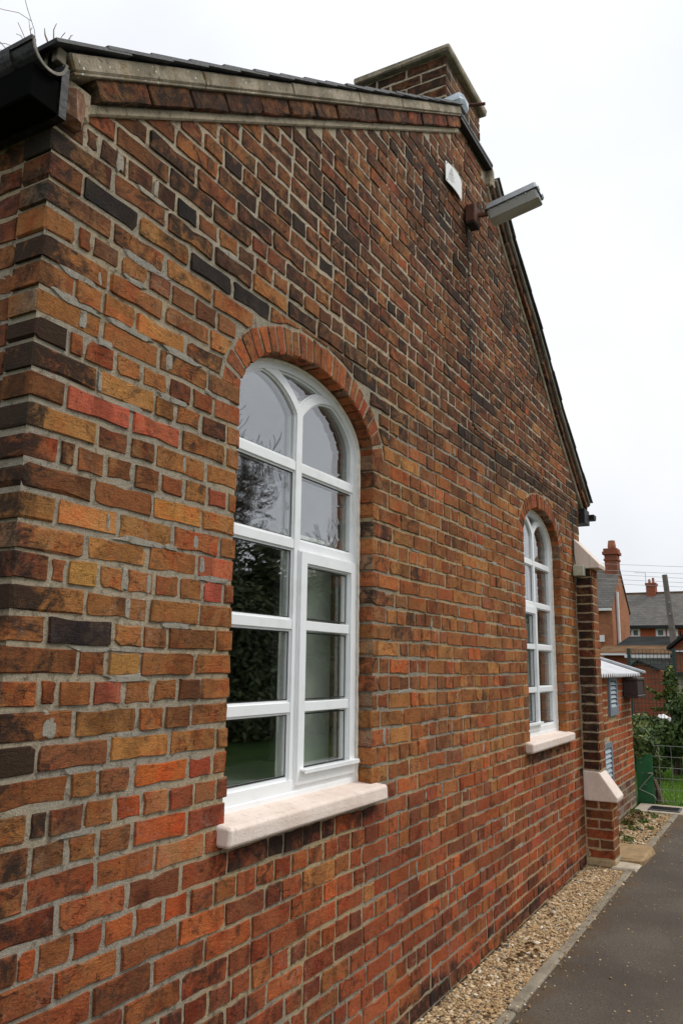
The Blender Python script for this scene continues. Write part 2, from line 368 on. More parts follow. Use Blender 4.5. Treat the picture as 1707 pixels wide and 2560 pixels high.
class MB:
    """collects shapes in eye-level coordinates; build() links them as one mesh"""
    def __init__(s): s.V = []; s.F = []; s.T = []; s.A = []; s.FM = []
    def add(s, V, F, tint=None, aux=None, fm=0):
        b = len(s.V); s.V.extend([tuple(v) for v in V]); s.F.extend([tuple(b+i for i in f) for f in F]); s.FM.extend([fm]*len(F))
        if tint is not None: s.T.extend([tint]*len(V))
        if aux is not None:
            s.A.extend(aux if isinstance(aux, list) else [aux]*len(V))
        return s
    def box(s, x0, x1, y0, y1, z0, z1, c=0.0, f=None, fm=0, tint=None):
        f = f or (lambda a, b, d: (a, b, d))
        if c <= 0:
            V = [f(x, y, z) for x in (x0, x1) for y in (y0, y1) for z in (z0, z1)]
            F = [(0, 1, 3, 2), (4, 6, 7, 5), (0, 4, 5, 1), (2, 3, 7, 6), (0, 2, 6, 4), (1, 5, 7, 3)]
            return s.add(V, F, tint, fm=fm)
        V, F = cbox(x0, x1, y0, y1, z0, z1, c); return s.add([f(*v) for v in V], F, tint, fm=fm)
    def tube(s, pts, r, n=6, cap=True, fm=0, tint=None):
        pts = [Vector(p) for p in pts]; rs = r if isinstance(r, (list, tuple)) else [r]*len(pts); V = []; F = []
        ref = None
        for i, p in enumerate(pts):
            d = (pts[min(i+1, len(pts)-1)] - pts[max(i-1, 0)]).normalized()
            if ref is None: ref = Vector((0, 0, 1)) if abs(d.z) < .9 else Vector((1, 0, 0))
            a = d.cross(ref).normalized(); b = a.cross(d).normalized(); ref = b
            for k in range(n):
                t = 2*math.pi*k/n; V.append(p + a*math.cos(t)*rs[i] + b*math.sin(t)*rs[i])
        for i in range(len(pts)-1):
            for k in range(n): F.append((i*n+k, i*n+(k+1) % n, (i+1)*n+(k+1) % n, (i+1)*n+k))
        if cap: F.append(tuple(range(n))[::-1]); F.append(tuple((len(pts)-1)*n+k for k in range(n)))
        return s.add(V, F, tint, fm=fm)
    def prism(s, poly, d0, d1, f=None, fm=0, tint=None):
        f = f or (lambda a, b, d: (a, d, b)); n = len(poly)
        V = [f(a, b, d0) for a, b in poly] + [f(a, b, d1) for a, b in poly]
        F = [tuple(range(n)), tuple(range(2*n-1, n-1, -1))] + [(i, (i+1) % n + 0, (i+1) % n + n, i+n) for i in range(n)]
        F[2:] = [(i+n, (i+1) % n + n, (i+1) % n, i) for i in range(n)]
        return s.add(V, F, tint, fm=fm)
    def strip(s, pts, hw, y0, y1, closed=False, fm=0):
        """flat bar following (x,z) points, half width hw, front at y0, back at y1"""
        n = len(pts); L = []; Rr = []
        for i in range(n):
            a = pts[(i-1) % n if closed else max(i-1, 0)]; b = pts[(i+1) % n if closed else min(i+1, n-1)]
            dx, dz = b[0]-a[0], b[1]-a[1]; q = math.hypot(dx, dz); nx, nz = -dz/q, dx/q
            L.append((pts[i][0]+nx*hw, pts[i][1]+nz*hw)); Rr.append((pts[i][0]-nx*hw, pts[i][1]-nz*hw))
        return s.ring(L, Rr, y0, y1, closed, fm)
    def ring(s, L, Rr, y0, y1, closed=True, fm=0, hl=0.0):
        n = len(L); V = []
        for (a, b) in zip(L, Rr): V += [(a[0], y0, a[1]), (b[0], y0, b[1]), (b[0], y1, b[1]), (a[0], y1, a[1])]
        F = []
        for i in range(n if closed else n-1):
            j = (i+1) % n
            for k in range(4): F.append((i*4+k, i*4+(k+1) % 4, j*4+(k+1) % 4, j*4+k))
        if not closed: F += [(0, 3, 2, 1), ((n-1)*4, (n-1)*4+1, (n-1)*4+2, (n-1)*4+3)]
        return s.add(V, F, fm=fm)
    def build(s, name, mat, parent=None, fix=True, **k):
        o = new_obj(name, s.V, s.F, mat, parent, tint=s.T or None, aux=s.A or None, fm=s.FM if isinstance(mat, (list, tuple)) else None, **k)
        if fix:
            bm = bmesh.new(); bm.from_mesh(o.data); bmesh.ops.recalc_face_normals(bm, faces=bm.faces); bm.to_mesh(o.data); bm.free()
        return o
def cbox(x0, x1, y0, y1, z0, z1, c, jit=0.0):
    """chamfered box, 24 vertices"""
    V = []; idx = {}
    X, Y, Z = (x0, x1), (y0, y1), (z0, z1)
    for i in (0, 1):
        for j in (0, 1):
            for k in (0, 1):
                sx, sy, sz = (1-2*i)*c, (1-2*j)*c, (1-2*k)*c
                for ax in range(3):
                    v = [X[i]+sx, Y[j]+sy, Z[k]+sz]; v[ax] = (X, Y, Z)[ax][(i, j, k)[ax]]
                    if jit: v = [q+U(-jit, jit) for q in v]
                    idx[i, j, k, ax] = len(V); V.append(tuple(v))
    F = []
    for ax in range(3):
        o1, o2 = (ax+1) % 3, (ax+2) % 3
        for s_ in (0, 1):
            q = []
            for a, b in ((0, 0), (1, 0), (1, 1), (0, 1)):
                t = [0, 0, 0]; t[ax] = s_; t[o1] = a; t[o2] = b; q.append(idx[(*t, ax)])
            F.append(tuple(q) if s_ else tuple(q[::-1]))
        for a in (0, 1):
            for b in (0, 1):
                t0 = [0, 0, 0]; t0[o1] = a; t0[o2] = b; t1 = list(t0); t1[ax] = 1
                q = (idx[(*t0, o1)], idx[(*t1, o1)], idx[(*t1, o2)], idx[(*t0, o2)])
                F.append(q if (a+b) % 2 else q[::-1])
    for i in (0, 1):
        for j in (0, 1):
            for k in (0, 1):
                q = tuple(idx[i, j, k, ax] for ax in range(3)); F.append(q if (i+j+k) % 2 else q[::-1])
    return V, F

# ------------------------------------------------------------------ bricks
PAL = dict(ochre=(.56, .262, .078), tan=(.45, .178, .056), brown=(.28, .108, .042), dark=(.115, .053, .031), plum=(.215, .072, .045),
           red=(.42, .105, .042), orange=(.62, .150, .042), black=(.034, .029, .027), pink=(.60, .150, .08), grey=(.27, .25, .21), salmon=(.60, .26, .11))
SPECIAL = dict(pink=[(1.535, .71), (1.645, -.092), (2.096, .268), (1.653, .705)], orange=[(1.855, -.475), (1.744, -.394), (1.852, -.313), (1.997, -.706), (1.668, -.091)],
    red=[(2.084, -.318), (2.092, -.437), (1.924, -.409), (1.86, -.67), (1.796, -.675), (2.023, .33), (2.029, .543)], black=[(1.509, .073), (2.119, -.479), (2.236, 1.311), (2.043, 1.319), (2.485, 1.263), (2.985, 1.242), (1.879, 1.477), (1.591, 1.322)],
    salmon=[(2.003, -.535), (1.945, -.446)], ochre=[(1.527, .391), (1.784, .459), (1.556, .973), (1.835, .99), (1.726, -.234), (1.476, .264), (1.722, -.004)])
def special(x0, x1, z0, z1):
    for k, L in SPECIAL.items():
        for x, z in L:
            if x0 <= x <= x1 and z0-.007 <= z <= z1+.007: return PAL[k]
def pick(wts):
    r = R()*sum(wts.values())
    for k, v in wts.items():
        r -= v
        if r <= 0: break
    c = PAL[k]; f = U(.80, 1.18); g = U(.93, 1.07); tot = sum(wts.values())
    mean = [sum(PAL[n_][i]*w_ for n_, w_ in wts.items())/tot for i in range(3)]; e = .56
    return tuple((mean[i]*(1-e)+c[i]*e)*f*(g if i else 1) for i in range(3))
def hall_weights(x, z, header):
    if z < -.98: wq = dict(red=.46, plum=.20, brown=.10, tan=.09, orange=.12, pink=.03, dark=.02)
    elif z < -.52: wq = dict(red=.40, orange=.15, plum=.14, brown=.09, tan=.15, ochre=.05, pink=.03, dark=.01)
    elif z < 0: wq = dict(tan=.34, ochre=.23, brown=.19, red=.12, orange=.05, plum=.04, dark=.03)
    elif z < 1.12: wq = dict(tan=.36, ochre=.25, brown=.20, plum=.03, red=.09, dark=.05, orange=.02)
    elif z < 1.50: wq = dict(tan=.22, brown=.32, dark=.26, black=.08, ochre=.07, plum=.03, red=.02)
    else: wq = dict(brown=.44, tan=.21, dark=.18, plum=.10, red=.09, ochre=.03, orange=.015)
    if x < 2.17 and -.75 < z < -.22 and x > 1.7: wq['orange'] = wq.get('orange', 0)+.30; wq['red'] = wq.get('red', 0)+.15; wq['salmon'] = .08
    if x > 3.3 and z < 1.2: wq['brown'] = wq.get('brown', 0)+.10; wq['red'] = wq.get('red', 0)+.05; wq['tan'] = wq.get('tan', 0)+.10; wq['orange'] = wq.get('orange', 0)+.03
    if header: wq['plum'] = wq.get('plum', 0)+.05; wq['red'] = wq.get('red', 0)+.04; wq['ochre'] = wq.get('ochre', 0)*.6
    return wq

def brick_mesh(poly, f, depth, wob=.0022, proud=0.0, ch=.0036, round_=.0042):
    """poly: CCW (a,b) outline of the face; f maps (a,b,outward) to space. About 48 triangles."""
    n = len(poly); out = []; deep = depth > .05
    for i in range(n):
        a, b, c = poly[i-1], poly[i], poly[(i+1) % n]
        la = math.hypot(a[0]-b[0], a[1]-b[1]); lc = math.hypot(c[0]-b[0], c[1]-b[1])
        chip = U(2, 5) if R() < .16 else 1
        ra, rc = min(round_*U(.2, 1.5)*chip*U(.5, 1), la*.3), min(round_*U(.2, 1.5)*chip*U(.5, 1), lc*.3)
        out.append((b[0]+(a[0]-b[0])*ra/la, b[1]+(a[1]-b[1])*ra/la)); out.append((b[0]+(c[0]-b[0])*rc/lc, b[1]+(c[1]-b[1])*rc/lc))
        m_ = (1 if lc > .14 else 0) if deep else (3 if lc > .14 else (1 if lc > .05 else 0))
        for q in range(m_):
            t = (q+1+U(-.3, .3))/(m_+1); out.append((b[0]+(c[0]-b[0])*t, b[1]+(c[1]-b[1])*t))
    out = [(a+U(-wob, wob), b+U(-wob, wob)) for a, b in out]
    k = len(out); ca = sum(p[0] for p in out)/k; cb = sum(p[1] for p in out)/k
    tilt_a, tilt_b = U(-.016, .016), U(-.03, .03); ch *= U(.6, 2.1)
    V = []
    for a, b in out:
        l = math.hypot(a-ca, b-cb); q = max(0, 1-ch*U(.5, 1.5)/max(l, .01)*1.25)
        aa, bb = ca+(a-ca)*q, cb+(b-cb)*q
        V.append(f(aa, bb, proud+(aa-ca)*tilt_a+(bb-cb)*tilt_b+U(-.0007, .0007)))
    for a, b in out: V.append(f(a, b, (proud-ch*U(.5, 1.1)) if deep else -.006))
    if deep:
        for a, b in out: V.append(f(a, b, proud-depth))
    F = [tuple(range(k))]
    for r in ((0, k) if deep else (0,)):
        for i in range(k):
            j = (i+1) % k; F.append((r+i, r+k+i, r+k+j, r+j))
    return V, F
def clip(poly, nx, nz, d):
    """keep nx*x+nz*z <= d"""
    o = []
    for i in range(len(poly)):
        p, q = poly[i], poly[(i+1) % len(poly)]; sp = nx*p[0]+nz*p[1]-d; sq = nx*q[0]+nz*q[1]-d
        if sp <= 0: o.append(p)
        if sp*sq < 0: t = sp/(sp-sq); o.append((p[0]+(q[0]-p[0])*t, p[1]+(q[1]-p[1])*t))
    return o
def area(p): return abs(sum(p[i][0]*p[(i+1) % len(p)][1]-p[(i+1) % len(p)][0]*p[i][1] for i in range(len(p)))/2) if len(p) > 2 else 0
CAMP = np.array([0, -1.63, 0]); FWn, RTn, UPn = np.array(fw), np.array(rt), np.array(up)
def seen_size(V):
    """how large a piece shows from the photographer's place (0 when outside the frame)"""
    d = np.asarray(V)-CAMP; zf = d@FWn
    if zf.min() <= .1: return 0
    u = d@RTn/zf*1987; v = -(d@UPn)/zf*1987
    u = np.clip(u, -853, 853); v = np.clip(v, -1280, 1280)
    return (u.max()-u.min())*(v.max()-v.min())

class Pile:
    """bricks of one wall: the largest `keep` become objects, the others one stuff mesh"""
    def __init__(s): s.B = []
    def add(s, poly, f, depth, tint, soot_and_shade=0.0, mot=None, proud=0.0, wob=.0022, **k):
        if len(poly) < 3 or area(poly) < .0006: return
        V, F = brick_mesh(poly, f, depth, wob, proud, **k)
        seed, mo = R(), U(.1, 1) if mot is None else mot
        aux = [(seed, soot_and_shade(v) if callable(soot_and_shade) else soot_and_shade, mo) for v in V]
        n_ = len(F[0]); q = U(.25, .8) if R() < .6 else 0
        ec = (.60, .20, .075)
        if R() < .38: q = U(.5, .95); ec = (.36, .30, .215)          # mortar smeared over the edge
        edge = (tint[0]*(1-q)+ec[0]*q, tint[1]*(1-q)+ec[1]*q, tint[2]*(1-q)+ec[2]*q) if True else (tint[0]*(1-q)+.60*q, tint[1]*(1-q)+.20*q, tint[2]*(1-q)+.075*q)
        tl = [tint]*n_+[edge]*n_+[tint]*(len(V)-2*n_)
        s.B.append((V, F, tl, aux))
    def build(s, parent, name='brick', keep=300, rest='small_bricks'):
        B = sorted(s.B, key=lambda b: -seen_size(b[0]))
        for V, F, t, a in B[:keep]: new_obj(name, V, F, 'brick', parent, tint=t, aux=a)
        if B[keep:]:
            mb = MB()
            for V, F, t, a in B[keep:]: mb.add(V, F, None, a); mb.T.extend(t)
            mb.build(rest, 'brick', parent, fix=False, kind='stuff')

# front wall: a = x, b = z, outward = -y
FRONT = lambda a, b, d: (a, .006-d, b)
GAUGE = .0775
# ------------------------------------------------------------------ ground
new_obj('ground', [(-300, -300, -EYE-.03), (500, -300, -EYE-.03), (500, 300, -EYE-.03), (-300, 300, -EYE-.03)], [(0, 1, 2, 3)], 'lawn', kind='structure')
new_obj('asphalt_path', [(-6, -3.2, -EYE), (10.0, -3.2, -EYE), (10.0, -.365, -EYE), (-6, -.365, -EYE)], [(0, 1, 2, 3)], 'asphalt', kind='structure')
new_obj('gravel_bed', [(-6, -.31, -EYE-.018), (9.97, -.31, -EYE-.018), (9.97, .5, -EYE-.018), (-6, .5, -EYE-.018)], [(0, 1, 2, 3)], 'soil', kind='structure')
mb = MB()
x = -6.0
mk = MB()
kerb_root = None
while x < 9.9:
    x1 = min(x+.91, 9.95); dy = U(-.006, .006)
    k = MB(); V, F = cbox(x+.004, x1-.004, -.362+dy, -.300+dy, -EYE-.06, -EYE+.009+U(-.007, .007), .010, .0035); k.add(V, F)
    if kerb_root is None:
        kerb_root = empty('path_edging', (-6, -.33, -EYE), 'row of narrow concrete edging pieces between the gravel and the asphalt', 'kerb')
    k.build('edging_piece', 'kerb', kerb_root, fix=False); x = x1

# concrete strip and drain at the far end of the path
mb = MB(); mb.box(10.0, 10.56, -3.2, .12, -EYE-.06, -EYE+.012, .006); mb.build('concrete_strip', 'slab', kind='structure')
dr = MB(); dr.box(10.08, 10.36, -.37, -.03, -EYE+.0125, -EYE+.024, .003); d_o = dr.build('drain_cover', 'drain', label='dark grey rectangular drain cover set in the pale concrete strip', cat='drain cover')
for i in range(6):
    q = MB(); q.box(10.11+i*.042, 10.125+i*.042, -.35, -.05, -EYE+.0245, -EYE+.028); q.build('drain_bar', 'rubber', d_o)

def rock(n_lat, rx, ry, rz, seed, j=.2):
    pass
# sandstone block by the buttress, concrete pad
V, F = cbox(7.30, 7.88, -.42, -.06, -EYE-.03, -EYE+.05, .022, .014)
o = new_obj('sandstone_block', V, F, 'sandstone', label='tan sandstone block lying in the gravel just beyond the buttress', cat='stone')
V, F = cbox(7.06, 7.40, -.40, -.20, -EYE-.03, -EYE+.02, .01, .005)
new_obj('concrete_pad', V, F, 'slab', label='pale concrete pad at the foot of the buttress', cat='concrete pad')

# gravel: individual pebbles, one mesh
def icosa():
    t = (1+5**.5)/2
    v = np.array([(-1, t, 0), (1, t, 0), (-1, -t, 0), (1, -t, 0), (0, -1, t), (0, 1, t), (0, -1, -t), (0, 1, -t), (t, 0, -1), (t, 0, 1), (-t, 0, -1), (-t, 0, 1)], float)
    v /= np.linalg.norm(v[0])
    f = [(0, 11, 5), (0, 5, 1), (0, 1, 7), (0, 7, 10), (0, 10, 11), (1, 5, 9), (5, 11, 4), (11, 10, 2), (10, 7, 6), (7, 1, 8), (3, 9, 4), (3, 4, 2), (3, 2, 6), (3, 6, 8), (3, 8, 9), (4, 9, 5), (2, 4, 11), (6, 2, 10), (8, 6, 7), (9, 8, 1)]
    return v, np.array(f)
IV, IF = icosa()
def pebbles(name, n, x0, x1, yf, size, zf, kind='stuff', seed=3, cols=None):
    rg = np.random.default_rng(seed)
    cols = cols if cols is not None else np.array([(.52, .36, .19), (.62, .49, .31), (.40, .25, .12), (.30, .18, .09), (.085, .085, .085), (.76, .68, .54), (.52, .36, .19)])
    pr = np.array([.28, .21, .17, .10, .055, .055, .13])
    xs = rg.uniform(x0, x1, n); y0, y1 = yf
    ys = rg.uniform(y0, y1, n); s = rg.lognormal(math.log(size), .35, n)
    zs = zf + s*rg.uniform(-.2, .75, n)
    V = np.repeat(IV[None], n, 0)*rg.uniform(.75, 1.25, (n, 12, 1))
    V *= np.stack([s*rg.uniform(.8, 1.4, n), s*rg.uniform(.7, 1.1, n), s*rg.uniform(.45, .8, n)], -1)[:, None, :]
    an = rg.uniform(0, 6.28, n); ca, sa = np.cos(an)[:, None], np.sin(an)[:, None]
    X = V[..., 0]*ca-V[..., 1]*sa; Y = V[..., 0]*sa+V[..., 1]*ca
    tl = rg.uniform(-.5, .5, n)[:, None]
    V = np.stack([X+xs[:, None], Y+ys[:, None], V[..., 2]+X*tl*.5+zs[:, None]], -1).reshape(-1, 3)
    F = (IF[None]+12*np.arange(n)[:, None, None]).reshape(-1, 3)
    ci = rg.choice(len(cols), n, p=pr); col = cols[ci]*rg.uniform(.75, 1.25, (n, 1))
    return new_obj(name, V, F.tolist(), 'pebble', kind=kind, tint=np.repeat(col, 12, 0))
pebbles('gravel', 24000, 2.6, 7.15, (-.31, .0), .0058, -EYE-.008)
pebbles('gravel', 5200, 7.4, 9.97, (-.30, .13), .0085, -EYE-.012, seed=8)
pebbles('loose_grit', 420, 3.0, 9.5, (-.95, -.36), .0032, -EYE+.001, seed=12)
pebbles('loose_grit', 700, 2.8, 9.5, (-.40, -.29), .0042, -EYE+.009, seed=14)

# ------------------------------------------------------------------ the brick hall
XC, XR, YB = 1.289, 7.38, 8.0
ROOF = [(XC, 1.49), (4.36, 3.43)], [(4.36, 3.50), (4.95, 3.50)], [(4.95, 3.36), (5.28, 3.07), (5.98, 2.60), (6.59, 2.12), (XR, 1.60)]
WIN = [dict(l=2.170, r=3.200, sill=(2.130, 3.262), side=1), dict(l=5.603, r=6.631, sill=(5.50, 6.70), side=-1)]
ZS, ZSP, AR = -.505, .95, .27         # sill, springing, rise
for q in WIN: q['c'] = (q['l']+q['r'])/2; q['a'] = (q['r']-q['l'])/2
def segs():
    s = []
    for ch in ROOF: s += list(zip(ch[:-1], ch[1:]))
    return s
def roofz(x):
    for (a, b) in segs():
        if a[0] <= x <= b[0]: return a[1]+(b[1]-a[1])*(x-a[0])/(b[0]-a[0])
    return 1.49
hall = empty('brick_hall', ((XC+XR)/2, 4, -EYE), 'old gabled brick hall with two arched white windows and a buttress', 'building')

# mortar body of the gable wall, with the openings
mb = MB(); Yw = .006; NA = 28; HG = .011
xs = {XC, XR}
for (a, b) in segs(): xs |= {a[0], b[0]}
for q in WIN:
    for i in range(NA+1): xs.add(round(q['c']-(q['a']+HG)*math.cos(math.pi*i/NA), 5))
xs = sorted(xs)
def archz(q, x): return ZSP+(AR+HG)*math.sqrt(max(0, 1-((x-q['c'])/(q['a']+HG))**2))
for x0, x1 in zip(xs[:-1], xs[1:]):
    xm = (x0+x1)/2; t0, t1 = None, None
    for (a, b) in segs():
        if a[0] <= xm <= b[0]:
            t0 = a[1]+(b[1]-a[1])*(x0-a[0])/(b[0]-a[0]); t1 = a[1]+(b[1]-a[1])*(x1-a[0])/(b[0]-a[0])
    hole = [q for q in WIN if q['l']-HG-1e-4 < xm < q['r']+HG+1e-4]
    if hole:
        q = hole[0]
        mb.add([(x0, Yw, -EYE), (x1, Yw, -EYE), (x1, Yw, ZS-.07), (x0, Yw, ZS-.07)], [(0, 1, 2, 3)])
        mb.add([(x0, Yw, archz(q, x0)), (x1, Yw, archz(q, x1)), (x1, Yw, t1), (x0, Yw, t0)], [(0, 1, 2, 3)])
        mb.add([(x0, Yw, archz(q, x0)), (x1, Yw, archz(q, x1)), (x1, .23, archz(q, x1)), (x0, .23, archz(q, x0))], [(3, 2, 1, 0)])
        mb.add([(x0, Yw, ZS-.07), (x1, Yw, ZS-.07), (x1, .23, ZS-.07), (x0, .23, ZS-.07)], [(0, 1, 2, 3)])
    else:
        mb.add([(x0, Yw, -EYE), (x1, Yw, -EYE), (x1, Yw, t1), (x0, Yw, t0)], [(0, 1, 2, 3)])
    mb.add([(x0, .23, -EYE), (x1, .23, -EYE), (x1, .23, ZS-.07), (x0, .23, ZS-.07)] if hole else [(x0, .23, -EYE), (x1, .23, -EYE), (x1, .23, t1), (x0, .23, t0)], [(3, 2, 1, 0)])
    if hole: mb.add([(x0, .23, archz(q, x0)), (x1, .23, archz(q, x1)), (x1, .23, t1), (x0, .23, t0)], [(3, 2, 1, 0)])
    mb.add([(x0, Yw, t0), (x1, Yw, t1), (x1, .23, t1), (x0, .23, t0)], [(0, 1, 2, 3)])
for q in WIN:
    for xx, fl in ((q['l']-HG, 0), (q['r']+HG, 1)):
        mb.add([(xx, Yw, ZS-.07), (xx, .23, ZS-.07), (xx, .23, ZSP), (xx, Yw, ZSP)], [(0, 1, 2, 3) if fl == 0 else (3, 2, 1, 0)])
mb.add([(XC+.006, Yw, -EYE), (XC+.006, YB, -EYE), (XC+.006, YB, 1.49), (XC+.006, Yw, 1.49)], [(0, 1, 2, 3)])
mb.add([(XC+.23, .23, -EYE), (XC+.23, YB, -EYE), (XC+.23, YB, 1.49), (XC+.23, .23, 1.49)], [(3, 2, 1, 0)])
mb.add([(XR, Yw, -EYE), (XR, YB, -EYE), (XR, YB, 1.60), (XR, Yw, 1.60)], [(3, 2, 1, 0)])
mb.add([(XC, YB, -EYE), (XR, YB, -EYE), (XR, YB, 1.6), (4.36, YB, 3.43), (XC, YB, 1.49)], [(4, 3, 2, 1, 0)])
wall = mb.build('gable_wall', 'mortar', hall, fix=False)

def soot_and_shade_front(v, amp=.6, reach=.10, extra=0.0):
    x, y, z = v
    s = amp*math.exp(-(max(0, x-XC)/reach)**1.5)*(1 if z > -1.0 else .7)
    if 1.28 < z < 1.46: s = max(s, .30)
    if z < -1.47: s = max(s, .40)  # wall foot: contact shadow painted in together with splashed dirt
    if 1.50 < z: s = max(s, .34+.25*noise.noise((x*1.3, z*1.3, 2)))
    if z < -.56 and z > -.66:  # bricks under each sill: grime, with deeper shade painted in
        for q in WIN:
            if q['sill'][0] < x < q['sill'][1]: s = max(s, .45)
    s = max(s, .08+.36*noise.noise((x*.9, z*1.1, 7.7)))
    return max(0, min(1, s+extra))
def soot_and_shade_brick():
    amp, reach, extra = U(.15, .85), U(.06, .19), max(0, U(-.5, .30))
    return lambda v: soot_and_shade_front(v, amp, reach, extra)
def soot_left(v): return .34+.55*noise.noise((v[1]*2, v[2]*2, 4))
ART, ARJ = .108, .010
pile = Pile(); patches = MB()
for k in range(-19, 48):
    zc = -.08+GAUGE*k; t = k % 4; hh = .0340
    zl, zt = zc-hh, zc+hh
    if zl > 3.5: break
    # extent of the row under the verge
    x_end = XR; x = XC
    edges = []            # (x0,x1,header)
    pos = XC-.004
    if t == 0: seq = [.112, .055]
    elif t == 2: seq = [.117]
    else: seq = []
    first = True; i = 0
    while pos < XR:
        if seq: L = seq.pop(0)
        elif t == 0: L = .1125+U(-.006, .006)
        else:
            L = .2325+U(-.012, .010)
            if R() < (.16 if pos < 2.2 else .26): seq = [L/2+U(-.018, .018)]; L = L-seq[0]
        edges.append([pos, min(pos+L, XR)]); pos += L
    if edges[-1][1]-edges[-1][0] < .05: edges[-2][1] = edges[-1][1]; edges.pop()
    cuts = []
    for q in WIN:
        if zt > ZS-.03 and zl < ZSP-.01: cuts.append((q['l'], q['r'], True))
        elif zt > ZS-.072 and zl < ZS: cuts.append((q['sill'][0], q['sill'][1], False))
    rows = []
    for a, b in edges:
        parts = [(a, b)]
        for c0, c1, _ in cuts:
            np_ = []
            for p0, p1 in parts:
                if p1 <= c0 or p0 >= c1: np_.append((p0, p1))
                else:
                    if p0 < c0: np_.append((p0, c0))
                    if p1 > c1: np_.append((c1, p1))
            parts = np_
        rows += parts
    mer = []
    for p0, p1 in rows:           # no slivers beside an opening
        if mer and abs(mer[-1][1]-p0) < 1e-6 and (p1-p0 < .045 or mer[-1][1]-mer[-1][0] < .045) and p1-mer[-1][0] < .30: mer[-1] = (mer[-1][0], p1)
        else: mer.append((p0, p1))
    for p0, p1 in mer:
        jamb = any(abs(p0-c1) < 1e-6 or abs(p1-c0) < 1e-6 for c0, c1, _ in cuts)
        corner = p0 < XC+.001
        g0 = .0 if (any(abs(p0-c1) < 1e-6 for c0, c1, _ in cuts) or corner) else U(.0025, .0056)
        g1 = .0 if any(abs(p1-c0) < 1e-6 for c0, c1, _ in cuts) else U(.0025, .0056)
        if jamb:
            if g0 == 0: g0 = U(-.007, .006)
            if g1 == 0: g1 = U(-.007, .006)
        wz = lambda xx: .0055*noise.noise((xx*1.6, k*.31, .5))+.003*noise.noise((xx*6, k*3.7, 1.5))
        wd_ = .0014 if p0 < 2.15 and zc > -.6 else (.0002 if p0 < 3.2 else -.0003)
        hb, ht = U(-.0022, .003)+wd_, U(-.003, .0018)-wd_
        if g0: g0 += wd_
        if g1: g1 += wd_
        poly = [(p0+g0, zl+wz(p0)+hb), (p1-g1, zl+wz(p1)+hb), (p1-g1, zt+wz(p1)+ht), (p0+g0, zt+wz(p0)+ht)]
        cx = (p0+p1)/2
        for q in WIN:                                     # cut round the arch
            ao, bo = q['a']+ART+ARJ, AR+ART+ARJ
            ins = [((a-q['c'])/ao)**2+((b-ZSP)/bo)**2 < 1 and b > ZSP+.03 for a, b in poly]
            if any(ins):
                th = math.atan2((zc-ZSP)/bo, (cx-q['c'])/ao); ex, ez = q['c']+ao*math.cos(th), ZSP+bo*math.sin(th)
                nx, nz = math.cos(th)/ao, math.sin(th)/bo; l = math.hypot(nx, nz); nx /= l; nz /= l
                poly = clip(poly, -nx, -nz, -(nx*ex+nz*ez))
                # nothing may remain inside the ring
                if len(poly) >= 3 and ((sum(a for a, b in poly)/len(poly)-q['c'])/ao)**2+((sum(b for a, b in poly)/len(poly)-ZSP)/bo)**2 < .98: poly = []
        if len(poly) < 3: continue
        for (a, b) in segs():                             # cut under the verge
            if a[0]-.12 <= cx <= b[0]+.12 or (a[0] <= poly[0][0] <= b[0]) or (a[0] <= p1 <= b[0]):
                if a[0]-.001 > p1 or b[0]+.001 < p0: continue
                dx, dz = b[0]-a[0], b[1]-a[1]; l = math.hypot(dx, dz); nx, nz = -dz/l, dx/l
                if b[1] == a[1] and not (p0 > a[0]-.01 and p1 < b[0]+.01): continue
                poly = clip(poly, nx, nz, nx*a[0]+nz*a[1]-.022)
                if len(poly) < 3: break
        if len(poly) < 3 or area(poly) < .0014 or (len(poly) != 4 and (area(poly) < .0032 or min(max(q[i] for q in poly)-min(q[i] for q in poly) for i in (0, 1)) < .035)): continue
        header = (p1-p0) < .15
        tint = pick(hall_weights(cx, zc, header))
        sp_t = special(p0, p1, zl, zt)
        if sp_t: tint = tuple(v*U(1.0, 1.2) for v in sp_t)
        dep = .11 if (corner or jamb) else .022
        pr = U(.0022, .0075)
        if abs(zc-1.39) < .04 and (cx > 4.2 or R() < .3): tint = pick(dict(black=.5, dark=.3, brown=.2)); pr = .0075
        pile.add(poly, FRONT, dep, tint, .04 if (sp_t and sp_t[0] > .3) else soot_and_shade_brick(), .12 if sp_t else None, proud=pr, wob=.0021)
    # the left side wall
    if zt < 1.47:
        pos = .118 if t in (1, 3) else (.236 if t == 0 else .12)
        if t in (0,): pos = .118*2
        if t == 2: pos = .118
        y = pos - .118*(1 if t in (1, 3) else 0)
        y = .112
        alt = (t + 2) % 4
        while y < YB-.2:
            L = .1125 if alt == 0 else .2325
            if y == .112 and alt == 2: L = .117
            poly = [(-(y+L)+U(.004, .007), zl), (-y-U(.004, .007), zl), (-y-U(.004, .007), zt), (-(y+L)+U(.004, .007), zt)]
            pile.add(poly, lambda a, b, d: (XC+.006-d, -a, b), .02, pick(dict(dark=.3, brown=.42, plum=.12, red=.12, tan=.1)), soot_left, proud=U(.001, .006))
            y += L
